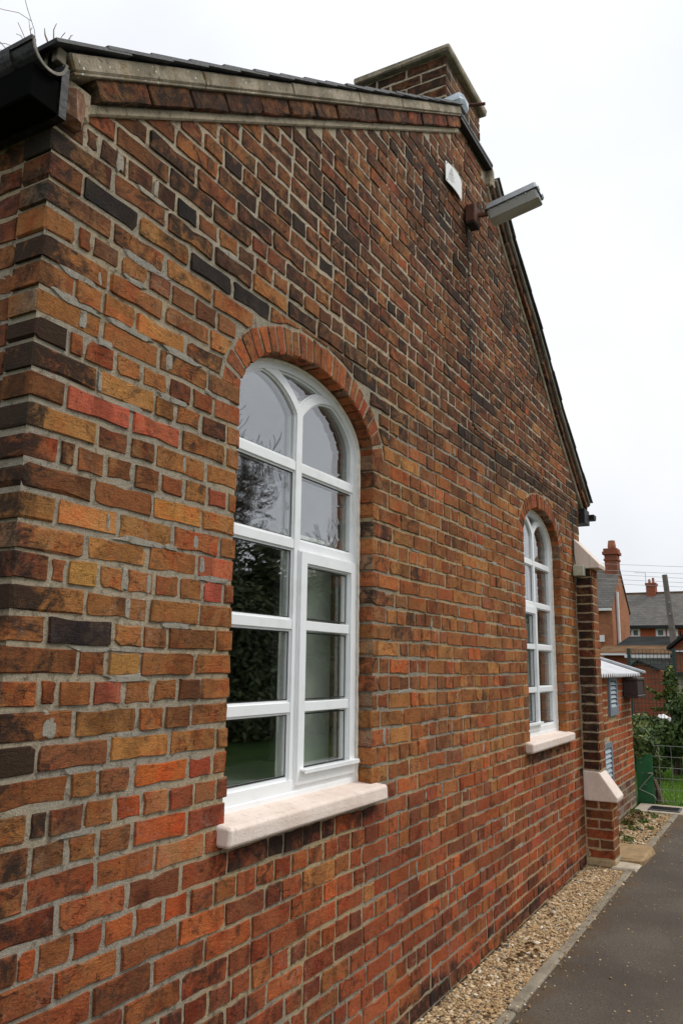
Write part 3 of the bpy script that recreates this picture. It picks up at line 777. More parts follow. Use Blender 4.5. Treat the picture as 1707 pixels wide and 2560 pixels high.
# flush cement smeared over joints and brick edges
rp = random.Random(5)
for i in range(130):
    if i < 45: px_, pz_ = rp.uniform(1.4, 2.12), rp.uniform(-.5, 1.5)
    else: px_, pz_ = rp.uniform(3.3, 6.9), rp.uniform(-1.3, 1.7)
    if any(q['l']-.1 < px_ < q['r']+.1 and ZS-.1 < pz_ < ZSP+AR+.14 for q in WIN) or pz_ > roofz(px_)-.1: continue
    kk = round((pz_+.08)/GAUGE-.5); zj = -.08+GAUGE*(kk+.5)
    vertical = rp.random() < (.4 if i < 45 else .7)
    a, b = (rp.uniform(.007, .018), rp.uniform(.027, .040)) if vertical else (rp.uniform(.03, .10), rp.uniform(.009, .015))
    if vertical: zj += GAUGE*.5
    n = 11; pts = []
    for j in range(n):
        th = 2*math.pi*j/n; r_ = rp.uniform(.7, 1.2); c_, s_ = math.cos(th), math.sin(th)
        e = .55; pts.append((px_+a*r_*math.copysign(abs(c_)**e, c_), zj+b*r_*math.copysign(abs(s_)**e, s_)))
    y_f = .0016+rp.uniform(-.0018, .0012)
    V = [(px_, y_f-.0006, zj)]+[(px_+(p-px_)*.86, y_f, zj+(z-zj)*.86) for p, z in pts]+[(p, .0065, z) for p, z in pts]
    F = [(0, 1+j, 1+(j+1) % n) for j in range(n)]+[(1+(j+1) % n, 1+j, 1+n+j, 1+n+(j+1) % n) for j in range(n)]
    patches.add(V, F)
patches.build('cement_patches', 'cement', wall, kind='stuff')
pile.build(wall, 'brick', 300, 'other_bricks')

# arches: a ring of voussoirs each
for q in WIN:
    ap = Pile(); n = 25; L = []
    N = 400; pts = [(q['a']*math.cos(math.pi*i/N), AR*math.sin(math.pi*i/N)) for i in range(N+1)]
    mid_ = [((q['a']+ART/2)*math.cos(math.pi*i/N), (AR+ART/2)*math.sin(math.pi*i/N)) for i in range(N+1)]
    cum = [0]
    for i in range(N): cum.append(cum[-1]+math.hypot(mid_[i+1][0]-mid_[i][0], mid_[i+1][1]-mid_[i][1]))
    def at(s_):
        i = min(N-1, max(0, int(np.searchsorted(cum, s_)-1))); return math.pi*(i+(s_-cum[i])/(cum[i+1]-cum[i]))/N
    for i in range(n):
        s0, s1 = cum[-1]*i/n+.004+U(-.002, .002), cum[-1]*(i+1)/n-.004+U(-.002, .002)
        P = []
        for s_, r_ in ((s0, 0), (s0, 1), (s1, 1), (s1, 0)):
            th = at(s_); nx, nz = math.cos(th)/q['a'], math.sin(th)/AR; l = math.hypot(nx, nz); nx /= l; nz /= l
            rr = (ART+U(-.006, .006)) if r_ else U(-.003, .003)
            P.append((q['c']+q['a']*math.cos(th)+nx*rr, ZSP+AR*math.sin(th)+nz*rr))
        P = P if sum(P[j][0]*P[(j+1) % 4][1]-P[(j+1) % 4][0]*P[j][1] for j in range(4)) > 0 else P[::-1]
        ap.add(P, FRONT, .11, pick(dict(red=.34, orange=.18, brown=.30, tan=.15, dark=.06)), U(.05, .42), proud=U(.001, .006), mot=U(.3, .9))
    ap.build(wall, 'arch_brick', 40)

# ------------------------------------------------------------------ windows
def arc(q, off, n=40, z0=None):
    """opening outline inset by off, closed, counter-clockwise from the bottom left"""
    a, b = q['a']-off, AR-off*.85
    zb = ZS+off if z0 is None else z0
    pts = [(q['c']-a, zb), (q['c']+a, zb)]
    for i in range(n+1):
        t = math.pi*i/n; pts.append((q['c']+a*math.cos(t), ZSP+b*math.sin(t)))
    return pts
B1, B2, B3, B4 = .798, .476, .155, -.163
for q in WIN:
    c = q['c']; sd_ = q['side']
    f = MB()
    o_, i_ = arc(q, -.012), arc(q, .048)
    i_[0] = (i_[0][0], ZS+.072); i_[1] = (i_[1][0], ZS+.072)
    f.ring(o_, i_, .077, .135)
    i2 = arc(q, .058); i2[0] = (i2[0][0], ZS+.084); i2[1] = (i2[1][0], ZS+.084)
    f.ring(arc(q, .02), i2, .088, .130)
    f.box(q['l']-.01, q['r']+.01, .071, .079, ZS-.02, ZS+.030, .002)     # bottom rail nosing
    win = f.build('window', 'upvc', hall, label='arched white window with the opening sash on its right' if sd_ > 0 else 'arched white window with the opening sash on its left')
    # mullion and its two curved branches
    b = MB(); b.strip([(c, ZS+.06), (c, 1.045)], .021, .080, .13); b.strip([(c, ZS+.06), (c, 1.04)], .029, .089, .125)
    for s_ in (-1, 1):
        P = [(c+s_*(.002+.265*(1-math.cos(math.pi/2*t))**.0*t**1.15*1.0), 1.030+.112*math.sin(math.pi/2*t)) for t in np.linspace(0, 1, 9)]
        P = [(c+s_*.262*t**1.25, 1.02+.135*math.sin(math.pi/2*t**.95)) for t in np.linspace(0, 1, 10)]
        b.strip(P, .019, .0805+.0004*s_, .129); b.strip(P, .027, .0895+.0004*s_, .124)
    b.build('mullion', 'upvc', win)
    xl, xr = q['l']+.04, q['r']-.04
    cr, cl_ = (c+.021, c-.021)
    spans = [(B1, xl, cl_), (B1, cr, xr), (B2, xl, cl_), (B2, cr, xr)]
    fx = (xl, cl_) if sd_ > 0 else (cr, xr); sx = (cr, xr) if sd_ > 0 else (xl, cl_)
    spans += [(B3, *fx), (B4, *fx)]
    for z_, a_, b_ in spans:
        t = MB(); t.box(a_, b_, .082, .13, z_-.019, z_+.019, .002); t.box(a_, b_, .0905, .124, z_-.027, z_+.027)
        t.build('transom', 'upvc', win)
    # opening sash
    s0, s1 = (c+.012, q['r']-.042) if sd_ > 0 else (q['l']+.042, c-.012)
    zb, zt = ZS+.052, B2-.026
    s = MB()
    def rect(e): return [(s0+e, zb+e), (s1-e, zb+e), (s1-e, zt-e), (s0+e, zt-e)]
    s.ring(rect(0), rect(.044), .064, .118); s.ring(rect(.030), rect(.052), .076, .112); s.ring(rect(-.006), rect(.012), .073, .11)
    sash = s.build('opening_sash', 'upvc', win)
    for z_ in (B3, B4):
        t = MB(); t.box(s0+.04, s1-.04, .072, .112, z_-.019, z_+.019, .002); t.build('sash_bar', 'upvc', win)
    t = MB(); t.box(s0+.02, s1+.004, .040, .066, zb+.050, zb+.058, .002); t.box(s0+.02, s1+.004, .040, .044, zb+.042, zb+.0505)
    t.build('drip_bar', 'upvc', win)
    # glass units, one per light
    def pane(poly, y, mat='glass'):
        g = MB(); g.prism(poly, y, y+.016); pn = g.build('pane', mat, win)
        if len(poly) == 4:
            (gx0, gz0), (gx1, gz1) = poly[0], poly[2]; i_ = .0205
            k_ = MB(); k_.strip([(gx0+i_, gz0+i_), (gx1-i_, gz0+i_), (gx1-i_, gz1-i_), (gx0+i_, gz1-i_)], .003, y-.002, y+.001, True); k_.build('gasket', 'rubber', win)
    e = .012
    def rectp(x0, x1, z0, z1): return [(x0-e, z0-e), (x1+e, z0-e), (x1+e, z1+e), (x0-e, z1+e)]
    Ly, Ry = (xl-.0, cl_), (cr, xr)
    sidesL = 'ripple' if sd_ > 0 else 'glass'
    ZB = ZS+.08
    pane(rectp(*Ly, B2+.02, B1-.02), .096, sidesL); pane(rectp(*Ry, B2+.02, B1-.02), .096)
    for z0, z1 in ((B3+.02, B2-.02), (B4+.02, B3-.02), (ZB, B4-.02)):
        pane(rectp(*fx, z0, z1), .096)
    for z0, z1 in ((B3+.02, zt-.05), (B4+.02, B3-.02), (zb+.05, B4-.02)):
        pane(rectp(s0+.045, s1-.045, z0, z1), .088)
    # the arched head: left, right and the small top light
    aa, bb = q['a']-.03, AR-.025
    top = lambda x_: ZSP+bb*math.sqrt(max(0, 1-((x_-c)/aa)**2))
    def br(s_): return [(c+s_*.262*t**1.25, 1.02+.135*math.sin(math.pi/2*t**.95)) for t in np.linspace(0, 1, 10)]
    for s_ in (-1, 1):
        P = br(s_); x_e = P[-1][0]
        arc_ = [(x_, top(x_)) for x_ in np.linspace(x_e, c+s_*aa, 12)]
        poly = [(c, B1+.01), (c, 1.02)]+P[1:-1]+[(a_, z_) for a_, z_ in arc_]+[(c+s_*aa, B1+.01)]
        pane(poly if s_ < 0 else poly[::-1], .096+.0003*s_)
    P, Q = br(-1), br(1)
    pane([(a_, z_) for a_, z_ in Q[:-1]]+[(x_, top(x_)) for x_ in np.linspace(Q[-1][0], P[-1][0], 10)]+P[1:-1][::-1], .0975)
    # render bead along the frame
    bd = MB(); n = 60
    for xx, s_ in ((q['r']-.004, -1), (q['l']+.004, 1)):
        P = [(xx+s_*(.004+.0045*noise.noise((i*.55, s_*3+c, 0))), .066, ZS+.01+(ZSP-ZS)*i/n) for i in range(n+1)]
        bd.tube([(p[0], .074, p[2]) for p in P], [.010+.003*noise.noise((i*.8, c, 5)) for i in range(n+1)], 6)
    P = [(q['c']+(q['a']-.006)*math.cos(math.pi*i/50), .075, ZSP+(AR-.006)*math.sin(math.pi*i/50)) for i in range(51)]
    bd.tube(P, .009, 6)
    bd.build('sealant_bead', 'bead', win)
    ib = MB(); ib.box(q['l']-.05, q['r']+.05, .14, .62, ZS+.028, ZS+.055, .004); ib.build('inner_sill', 'upvc', win)
    # painted sill
    x0, x1 = q['sill']
    bm_ = MB(); V = []
    prof = [(.10, -.492), (-.049, -.509), (-.0495, -.569), (.10, -.571)]
    V, F = cbox(x0, x1, -.0495, .10, -.571, -.507, .009, .0018)
    V = [(a, b, z_+(.016*(b+.05)/.15 if z_ > -.54 else 0)) for a, b, z_ in V]
    bm_.add(V, F); so_ = bm_.build('window_sill', 'sill', hall)
    bv = so_.modifiers.new('soft', 'BEVEL'); bv.width = .004; bv.segments = 2
# room behind the glass
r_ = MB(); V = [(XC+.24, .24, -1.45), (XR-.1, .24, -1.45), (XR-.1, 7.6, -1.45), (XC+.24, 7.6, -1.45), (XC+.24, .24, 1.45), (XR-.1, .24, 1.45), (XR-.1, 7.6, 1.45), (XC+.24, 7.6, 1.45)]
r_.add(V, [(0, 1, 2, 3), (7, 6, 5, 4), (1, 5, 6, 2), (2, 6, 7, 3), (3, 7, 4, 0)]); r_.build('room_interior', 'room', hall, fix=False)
# blind behind the right-hand sash, curtain in the far window
b = MB(); b.box(2.75, 3.17, .20, .204, ZS+.05, B2+.05); b.tube([(2.74, .2, B2+.06), (3.18, .2, B2+.06)], .02, 8)
b.build('window_blind', 'net', fix=False, label='plain grey roller blind behind the right half of the near window', cat='blind')
cv = MB(); n = 40; V = []; F = []
for i in range(n+1):
    x_ = 6.12+.40*i/n; y_ = .27+.035*math.sin(i*.95)+.01*math.sin(i*2.3)
    for z_ in (-.42, .35): V.append((x_, y_, z_))
for i in range(n): F.append((2*i, 2*i+2, 2*i+3, 2*i+1))
V2 = [(a, b_+.004, c_) for a, b_, c_ in V]; cv.add(V, F); cv.add(V2, [f[::-1] for f in F]); cv.build('curtain', 'drape', fix=False, label='cream gathered curtain behind the far window', cat='curtain')

# ------------------------------------------------------------------ verges and roof
def slope(p0, p1):
    dx, dz = p1[0]-p0[0], p1[1]-p0[1]; L = math.hypot(dx, dz); cx_, cz_ = dx/L, dz/L
    return L, (lambda a, b, d: (p0[0]+a*cx_-b*cz_, -d, p0[1]+a*cz_+b*cx_))
vp = Pile(); sl_rows = []
def verge(p0, p1, first=False, up_left=True, dark=False, blen=.232):
    cm = 'shaded_coping' if dark else 'coping'  # right slope: darker copy of the coping, shade of its underside painted in
    L, f = slope(p0, p1)
    s_ = .15 if first else 0.0
    while s_ < L-.02:
        l = min(blen+U(-.012, .012), L-s_)
        poly = [(s_+.005, .004), (s_+l-.005, .004), (s_+l-.005, .068+U(-.003, .003)), (s_+.005, .068+U(-.003, .003))]
        wq = dict(dark=.45, brown=.32, red=.06, tan=.1, black=.07) if s_ < L*.7 or not up_left else dict(red=.4, orange=.2, brown=.25, dark=.15)
        vp.add(poly, f, .20, pick(wq), .46, proud=.036+U(-.003, .004), wob=.0028); s_ += l
    # concrete coping pieces
    s_ = .055 if first else 0
    while s_ < L-.01:
        l = min(.62+U(-.05, .05), L-s_+.002)
        mb = MB(); V, F = cbox(s_+.001, s_+l-.001, .073, .124+U(-.003, .003), -.22, .056+U(-.002, .002), .006, .0012)
        V2, F2 = cbox(s_+.001, s_+l-.001, .066, .0745, -.22, .048, .002); mb.add([f(*v) for v in V], F); mb.add([f(*v) for v in V2], F2)
        mb.build('coping_piece', cm, hall); s_ += l
    fl = MB(); fl.prism([(0, -.024), (L, -.024), (L, .004), (0, .004)], .004, -.1, f)          # mortar fillet under the bricks
    V, F = cbox(0, L, -.026, .005, -.1, .012, .006, .001); fl = MB(); fl.add([f(*v) for v in V], F); fl.build('mortar_fillet', 'mortar', hall)
    return L, f
ROWW = .205
def slates(p0, p1, s_start, s_end, up=True):
    """three slates deep along the verge as pieces"""
    L, f = slope(p0, p1); s_ = s_start; i = 0
    if not up: pass
    while s_ < s_end-.03:
        for j in range(2):
            y0 = .072-(j*.26) - (0 if i % 2 else .0) + U(-.004, .004); wd = .258 if not (i % 2 and j == 0) else .13
            if j == 1: y0 = .072-(.26 if i % 2 == 0 else .132)
            l = min(ROWW+.10, s_end-s_+.02)
            mb = MB()
            lo, hi = (.136, .127) if up else (.127, .136)   # tail lifted on the slate below
            V, F = cbox(0, 1, 0, 1, 0, 1, .06, .0)
            t = .0095
            def g(v):
                a, b, d = v; n_ = lo+(hi-lo)*a + (b)*t
                return f(s_+a*l, n_, y0-.258*0-d*0 - (1-d)*0 + (d-1)*wd)
            mb.box(0, 1, 0, 1, 0, 1, 0, lambda a, b, d: g((a, b, d)))
            mb.build('slate', 'slate', hall)
        s_ += ROWW; i += 1
Lp0, Lp1 = ROOF[0]
L1, fL = verge(Lp0, Lp1, True)
slates(Lp0, Lp1, .0, L1, True)
chain = ROOF[2]
chR = list(chain)+[(7.60, 1.455)]
for a, b in zip(chR[:-1], chR[1:]):
    Ls, f_ = verge(a, b, False, False, True); slates(a, b, 0, Ls, False)
vp.build(hall, 'verge_brick', 80)
# lead-covered ledge under the chimney
mb = MB(); mb.box(4.34, 4.97, -.045, .2, 3.505, 3.53, .004); mb.box(4.345, 4.965, -.042, .0, 3.478, 3.505, .003); mb.build('lead_ledge', 'darklead', hall)
V, F = cbox(4.945, 5.02, -.04, .1, 3.36, 3.50, .01, .006); new_obj('kneeler_block', V, F, 'coping', hall)
# main roof planes behind the verge slates
mb = MB()
L, f = slope(Lp0, Lp1); mb.box(.01, L+.12, .100, .126, -YB, -.215, 0, f)
for a, b in zip(chR[:-1], chR[1:]):
    L, f = slope(a, b); mb.box(0, L, .100, .126, -YB, -.215, 0, f)
L, f = slope((4.36, 3.43), (4.66, 3.62)); mb.box(0, L, .1, .126, -YB, -.8, 0, f)
L, f = slope((4.66, 3.62), (4.95, 3.36)); mb.box(0, L, .1, .126, -YB, -.8, 0, f)
mb.build('roof_slope', 'slate', hall)

# stone at the foot of the left verge
mb = MB(); V, F = cbox(1.298, 1.372, -.034, .1, 1.445, 1.560, .02, .010); mb.add([(a, b+.02*(c-1.5), c) for a, b, c in V], F); st = mb.build('kneeler_stone', 'kneeler', hall)
new_obj('kneeler_mortar', *[(lambda VF: [[(a, b, c) for a, b, c in VF[0]], VF[1]])(cbox(1.288, 1.392, -.022, .1, 1.49, 1.585, .012, .004))][0], 'mortar', hall)

# ------------------------------------------------------------------ gutters and eaves
mb = MB(); n = 14; r0, r1, gx, gz_ = .056, .051, 1.212, 1.575
Lr = [(gx-r0*math.cos(math.pi*i/n), gz_-r0*math.sin(math.pi*i/n)) for i in range(n+1)]
Ri = [(gx-r1*math.cos(math.pi*i/n), gz_-r1*math.sin(math.pi*i/n)) for i in range(n+1)]
mb.ring(Lr, Ri, -.055, YB, False)
mb.box(gx-r0-.004, gx-r0+.006, -.054, YB, gz_-.004, gz_+.010)
gut = mb.build('gutter', 'tar', hall, label='black half-round gutter along the left eaves, its end open')
ed = MB(); ed.ring([(gx-(r0+.0015)*math.cos(math.pi*i/n), gz_-(r0+.0015)*math.sin(math.pi*i/n)) for i in range(n+1)], [(gx-(r1-.0015)*math.cos(math.pi*i/n), gz_-(r1-.0015)*math.sin(math.pi*i/n)) for i in range(n+1)], -.0585, -.0545, False); ed.build('gutter_rim', 'iron_edge', gut)
jt = MB(); jt.ring([(gx-(r0+.006)*math.cos(math.pi*i/n), gz_-(r0+.006)*math.sin(math.pi*i/n)) for i in range(n+1)], [(gx-(r0-.001)*math.cos(math.pi*i/n), gz_-(r0-.001)*math.sin(math.pi*i/n)) for i in range(n+1)], .03, .085, False); jt.build('gutter_joint', 'tar', gut)
mb = MB(); n = 60
V = []; F = []
for i in range(n+1):
    y_ = -.045+(1.5 if i < n else YB)*(i/n); j = lambda a: .0035*noise.noise((i*.9, a, 3))
    V += [(1.262+j(1), y_, 1.425+j(2)*1.6), (1.262+j(3), y_, 1.580+j(4)), (1.286, y_, 1.580), (1.286, y_, 1.425+j(2))]
for i in range(n):
    for k in range(4): F.append((i*4+k, i*4+(k+1) % 4, (i+1)*4+(k+1) % 4, (i+1)*4+k))
F.append((0, 3, 2, 1)); mb.add(V, F); mb.build('fascia_board', 'tar', hall)
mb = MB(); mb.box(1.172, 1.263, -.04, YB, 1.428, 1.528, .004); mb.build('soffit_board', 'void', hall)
mb = MB(); mb.box(1.243, 1.275, -.042, -.02, 1.585, 1.628, .002)
for i in range(9): mb.box(1.243, 1.249, .0+i*.022, .010+i*.022, 1.585, 1.628)
mb.box(1.243, 1.249, -.02, 1.0, 1.622, 1.630); mb.build('eaves_vent', 'kerb', hall)
# right eaves: end of the gutter and its bracket box
mb = MB(); gx2, gz2 = 7.66, 1.43
Lr = [(gx2-r0*math.cos(math.pi*i/n), gz2-r0*math.sin(math.pi*i/n)) for i in range(n+1)]; Ri = [(gx2-r1*math.cos(math.pi*i/n), gz2-r1*math.sin(math.pi*i/n)) for i in range(n+1)]
mb.ring(Lr, Ri, -.09, YB, False); mb.prism([(gx2-r0*math.cos(math.pi*i/n), gz2-r0*math.sin(math.pi*i/n)) for i in range(n+1)], -.092, -.085)
mb.build('gutter', 'tar', hall, label='black gutter end at the right-hand eaves')
mb = MB(); mb.box(7.40, 7.60, -.052, YB, 1.32, 1.46, .004); mb.build('fascia_board', 'tar', hall)
# weed stalks in the gutter
def stalks(name, pts_list, r, mat='twig', **k):
    mb = MB()
    for pts in pts_list: mb.tube(pts, [r*(1-.7*i/(len(pts)-1)) for i in range(len(pts))], 5)
    return mb.build(name, mat, **k)
stalks('dead_stalk', [[(1.168, -.03, 1.56), (1.168, -.03, 1.60), (1.163, -.03, 1.615), (1.158, -.031, 1.628), (1.156, -.03, 1.642)], [(1.163, -.03, 1.615), (1.167, -.028, 1.621), (1.169, -.03, 1.628)]], .0016,
       label='dry thin stalk rising from the open gutter end', cat='stalk')
stalks('dead_stalk', [[(1.72, .6, 1.95), (1.715, .6, 2.2), (1.725, .6, 2.28), (1.72, .6, 2.33), (1.73, .6, 2.365)], [(1.715, .6, 2.24), (1.685, .6, 2.28), (1.68, .6, 2.305)]], .0045,
       label='forked dry stalk behind the roof edge, left of the coping', cat='stalk')
stalks('dead_stalk', [[(1.74, .6, 1.96), (1.75, .6, 2.2), (1.77, .6, 2.28), (1.79, .6, 2.33), (1.80, .6, 2.37)], [(1.785, .6, 2.32), (1.81, .6, 2.345)]], .0042,
       label='slanting dry stalk behind the roof edge, nearest the coping', cat='stalk')

# ------------------------------------------------------------------ chimney
IRON = ((4.70, .11, 3.872), (4.78, -.06, 3.885))
chx0, chx1, chy0, chy1, chz0, chz1 = 4.445, 5.13, .10, .74, 3.2, 4.085
mb = MB(); mb.box(chx0+.006, chx1-.006, chy0+.006, chy1-.006, chz0, chz1+.012); chim = mb.build('chimney', 'mortar', hall)
cp = Pile()
for k in range(13):
    z0 = chz1+.008-.0775*(k+1)+.006; z1 = z0+.066
    for face in range(4):
        f = (lambda a, b, d: (a, chy0+.006-d, b), lambda a, b, d: (chx0+.006-d, -a, b), lambda a, b, d: (-a, chy1-.006+d, b), lambda a, b, d: (chx1-.006+d, a, b))[face]
        lo, hi = ((chx0, chx1), (-chy1, -chy0), (-chx1, -chx0), (chy0, chy1))[face]
        # corner bricks alternate their long side
        lead = .1125 if (k+face) % 2 else .2325
        pos = lo+(lead if False else 0); seqs = []
        first = (.115 if (k+face) % 2 else .225)
        while pos < hi-.02:
            l = first if pos == lo else .2325
            if hi-pos-l < .06: l = hi-pos
            g0 = .004 if pos > lo else -.001; g1 = .004 if pos+l < hi-.01 else -.001
            poly = [(pos+g0, z0), (pos+l-g1, z0), (pos+l-g1, z1), (pos+g0, z1)]
            cp.add(poly, f, .03, pick(dict(dark=.55, brown=.28, plum=.05, red=.04, tan=.05, grey=.10 if face == 0 else .03)), U(.3, .62) if face else U(.25, .5), proud=U(.001, .005)); pos += l
cp.build(chim, 'chimney_brick', 150)
V, F = cbox(chx0-.046, chx1+.05, chy0-.042, chy1+.05, chz1+.010, chz1+.058, .010, .004)
mb = MB(); mb.add(V, F); mb.build('chimney_cap', 'coping', chim, fix=False)
# lead flashing dressed at the left foot of the chimney, rusty iron strap
mb = MB(); V = []; F = []
for i in range(9):
    for j in range(5):
        a, b = i/8, j/4
        V.append((4.16+.28*a+.02*b, .02+.10*b-.02*a, 3.49+.17*a+.07*b*math.sin(a*2.6)+.008*math.sin(i*2.1+j)+.03*a*a))
for i in range(8):
    for j in range(4): F.append((i*5+j, (i+1)*5+j, (i+1)*5+j+1, i*5+j+1))
mb.add(V, F); mb.add([(a, b+.004, c-.004) for a, b, c in V], [q[::-1] for q in F]); fl = mb.build('lead_flashing', 'lead', chim, fix=False)
for p_ in fl.data.polygons: p_.use_smooth = True
V, F = cbox(4.31, 4.46, -.065, .12, 3.575, 3.665, .025, .008); mb = MB(); mb.add(V, F); mb.build('lead_flashing', 'lead', chim, fix=False)
mb = MB(); mb.tube([IRON[0], IRON[1]], .011, 6); mb.box(IRON[0][0]-.03, IRON[0][0]+.03, .085, .10, IRON[0][2]-.03, IRON[0][2]+.03)
mb.build('iron_strap', 'rust', chim)

# ------------------------------------------------------------------ buttress
bx0, bx1 = 7.12, 7.36; pU, pL = .145, .225
def cap(zs, zb, p_top, p_bot, ov):
    """sloped masonry cap: (y,z) profile extruded over x"""
    mb = MB(); prof = [(.0, zs), (-p_top, zs-.005), (-p_bot-ov, zb+.035), (-p_bot-ov+.006, zb), (.0, zb)]
    mb.prism([(a, b) for a, b in prof], bx0-.018, bx1+.012, lambda a, b, d: (d, a, b)); o = mb.build('buttress_cap', 'sill', butt)
    bv = o.modifiers.new('soft', 'BEVEL'); bv.width = .010; bv.segments = 2
    return o
mb = MB(); mb.box(bx0+.006, bx1-.006, -pU+.006, .004, -1.05, .87); mb.box(bx0+.006, bx1-.006, -pL+.006, .004, -EYE, -1.05); mb.box(bx0-.006, bx1, -pL-.01, .004, -EYE, -EYE+.055, .006)
butt = mb.build('buttress', 'mortar', hall, label='narrow two-stage brick buttress with sloped cream caps')
bp = Pile(); z = -EYE+.062; k = 0
while z < .83:
    p_ = pL if z < -1.12 else pU
    if -1.12 <= z < -.87: z += .0775; k += 1; continue
    z1 = z+.0685
    fl = lambda a, b, d: (bx0+.006-d, -a, b); ff = lambda a, b, d: (a, -p_+.006-d, b)
    # left face (a = -y, 0..p)
    low = z < -1.1
    wl = dict(dark=.48, black=.12, brown=.32, red=.08) if not low else dict(red=.35, brown=.35, dark=.3)
    if low and k % 2: cuts_ = [(.006, p_*.5-.004), (p_*.5+.004, p_+.001)]
    else: cuts_ = [(.006, p_+.001)]
    for a0, a1 in cuts_:
        bp.add([(a0, z), (a1, z), (a1, z1), (a0, z1)], fl, .03, pick(wl), U(.3, .62) if not low else .2, proud=U(.001, .005))
    c0 = [(bx0, bx0+.112), (bx0+.122, bx1)] if k % 2 else [(bx0, bx1)]
    for a0, a1 in c0:
        bp.add([(a0, z), (a1, z), (a1, z1), (a0, z1)], ff, .03, pick(dict(brown=.4, tan=.3, red=.2, plum=.1)), .12, proud=U(.001, .005))
    z += .0775; k += 1
bp.build(butt, 'buttress_brick', 120)
cap(1.135, .862, .01, pU, .075)
cap(-.845, -1.085, pU-.012, pL, .05)

# ------------------------------------------------------------------ things on the gable wall
# warning sign
sg = MB(); n = 10; V = []; F = []
for i in range(n+1):
    a = i/n; x_ = 4.135+.262*a; bend = .022*math.sin(a*math.pi*.9)*.5
    for z_, y_ in ((2.930, -.012-bend), (3.062, -.012-bend*1.6)): V.append((x_, y_, z_))
for i in range(n): F.append((2*i, 2*i+2, 2*i+3, 2*i+1))
sg.add(V, F); sg.add([(a, b+.003, c) for a, b, c in V], [q[::-1] for q in F])
sign = sg.build('warning_sign', 'signwhite', fix=False, label='small white warning plate with a triangle and small print on the gable', cat='sign')
pr = MB()
def on(a, z_, e=.0015):
    bend = .022*math.sin(a*math.pi*.9)*.5; t = (z_-2.93)/.132
    return (4.135+.262*a, -.012-bend*(1+.6*t)-e, z_)
def stroke(a0, z0, a1, z1, w_):
    dx, dz = (a1-a0)*.262, z1-z0; l = math.hypot(dx, dz); nx, nz = -dz/l*w_/.262, dx/l*w_
    pr.add([on(a0-nx, z0-nz), on(a1-nx, z1-nz), on(a1+nx, z1+nz), on(a0+nx, z0+nz)], [(0, 1, 2, 3)])
stroke(.18, 3.005, .34, 3.005, .002); stroke(.18, 3.005, .26, 3.045, .002); stroke(.26, 3.045, .34, 3.005, .002); stroke(.26, 3.014, .26, 3.03, .0018)
for i, (a0, a1) in enumerate(((.12, .42), (.12, .36), (.12, .44), (.12, .33))): stroke(a0, 2.995-i*.012, a1, 2.995-i*.012, .0014)
pr.build('sign_print', 'signgrey', sign, fix=False)
for a, z_ in ((.05, 2.94), (.05, 3.053), (.95, 2.94), (.95, 3.053)):
    p_ = on(a, z_, .002); t = MB(); t.tube([(p_[0], p_[1], p_[2]), (p_[0], p_[1]-.003, p_[2])], .004, 7); t.build('sign_screw', 'alu', sign)

# bracket box + street lamp
lamp = empty('wall_lamp', (4.62, -.05, 2.76), 'grey weathered lamp on a rusty brown box, high on the gable', 'lamp')
t = MB(); t.box(4.475, 4.59, -.07, -.006, 2.825, 2.95, .006); t.build('mounting_box', 'rust', lamp)
t = MB(); t.box(4.48, 4.585, -.067, -.008, 2.814, 2.824, .002); t.build('box_gasket', 'rubber', lamp)
t = MB(); t.tube([(4.55, -.06, 2.90), (4.59, -.11, 2.915), (4.62, -.15, 2.93)], .016, 8); t.build('lamp_arm', 'rust', lamp)
AX = Vector((0, -math.cos(math.radians(11)), math.sin(math.radians(11)))); NRM = Vector((0, math.sin(math.radians(11)), math.cos(math.radians(11))))
LO = Vector((4.64, -.115, 2.915))
def lf(a, b, d): # a along the lamp, b across (x), d up
    v = LO+AX*a+NRM*d+Vector((b, 0, 0)); return tuple(v)
def taper(mb, a0, a1, w0, w1, d0, d1, e=.012):
    """box with trapezoid section: half width w0 at d0, w1 at d1"""
    V = []
    for a, s_ in ((a0, 0), (a0+e, 1), (a1-e, 1), (a1, 0)):
        for wd, d in ((w0, d0), (w1, d1)):
            q = wd-(0 if s_ else e*.8); V += [lf(a, -q, d), lf(a, q, d)]
    F = [(0, 1, 3, 2), (12, 14, 15, 13)]
    for i in range(3):
        b = i*4; F += [(b, b+4, b+5, b+1), (b+2, b+3, b+7, b+6), (b, b+2, b+6, b+4), (b+1, b+5, b+7, b+3)]
    mb.add(V, F)
t = MB(); taper(t, 0, .345, .078, .066, .016, .062); t.build('lamp_housing', 'alu', lamp)
t = MB(); taper(t, -.003, .349, .081, .081, .008, .016, .006); t.build('lamp_seal', 'rubber', lamp)
s = MT('clear_lamp_cover'); s.b.inputs['Transmission Weight'].default_value = .35; s.b.inputs['IOR'].default_value = 1.3
M['lens'] = s.done((.62, .63, .62), .18, 0, .6)
t = MB(); taper(t, .006, .340, .054, .075, -.044, .008); t.build('lamp_cover', 'lens', lamp)
t = MB(); t.tube([lf(.04, 0, -.018), lf(.29, 0, -.018)], .013, 8); t.box(.23, .29, -.04, .04, -.005, .007, 0, lf); t.build('lamp_tube', 'signwhite', lamp)
t = MB(); V = []
for j in range(5):
    for i in range(10): r_ = .030*math.cos(j/4*1.5); V.append(lf(.10+r_*math.cos(i*.628), .03+r_*math.sin(i*.628), .062+.030*math.sin(j/4*1.5)))
F = [(j*10+i, j*10+(i+1) % 10, (j+1)*10+(i+1) % 10, (j+1)*10+i) for j in range(4) for i in range(10)]+[tuple(40+i for i in range(10))]
t.add(V, F); t.build('light_sensor', 'boxcream', lamp)
for a_ in (.03, .09, .15, .21, .27):
    t = MB(); t.box(a_, a_+.004, -.080, .080, -.002, .0085, 0, lf); t.build('cover_rib', 'alu', lamp)
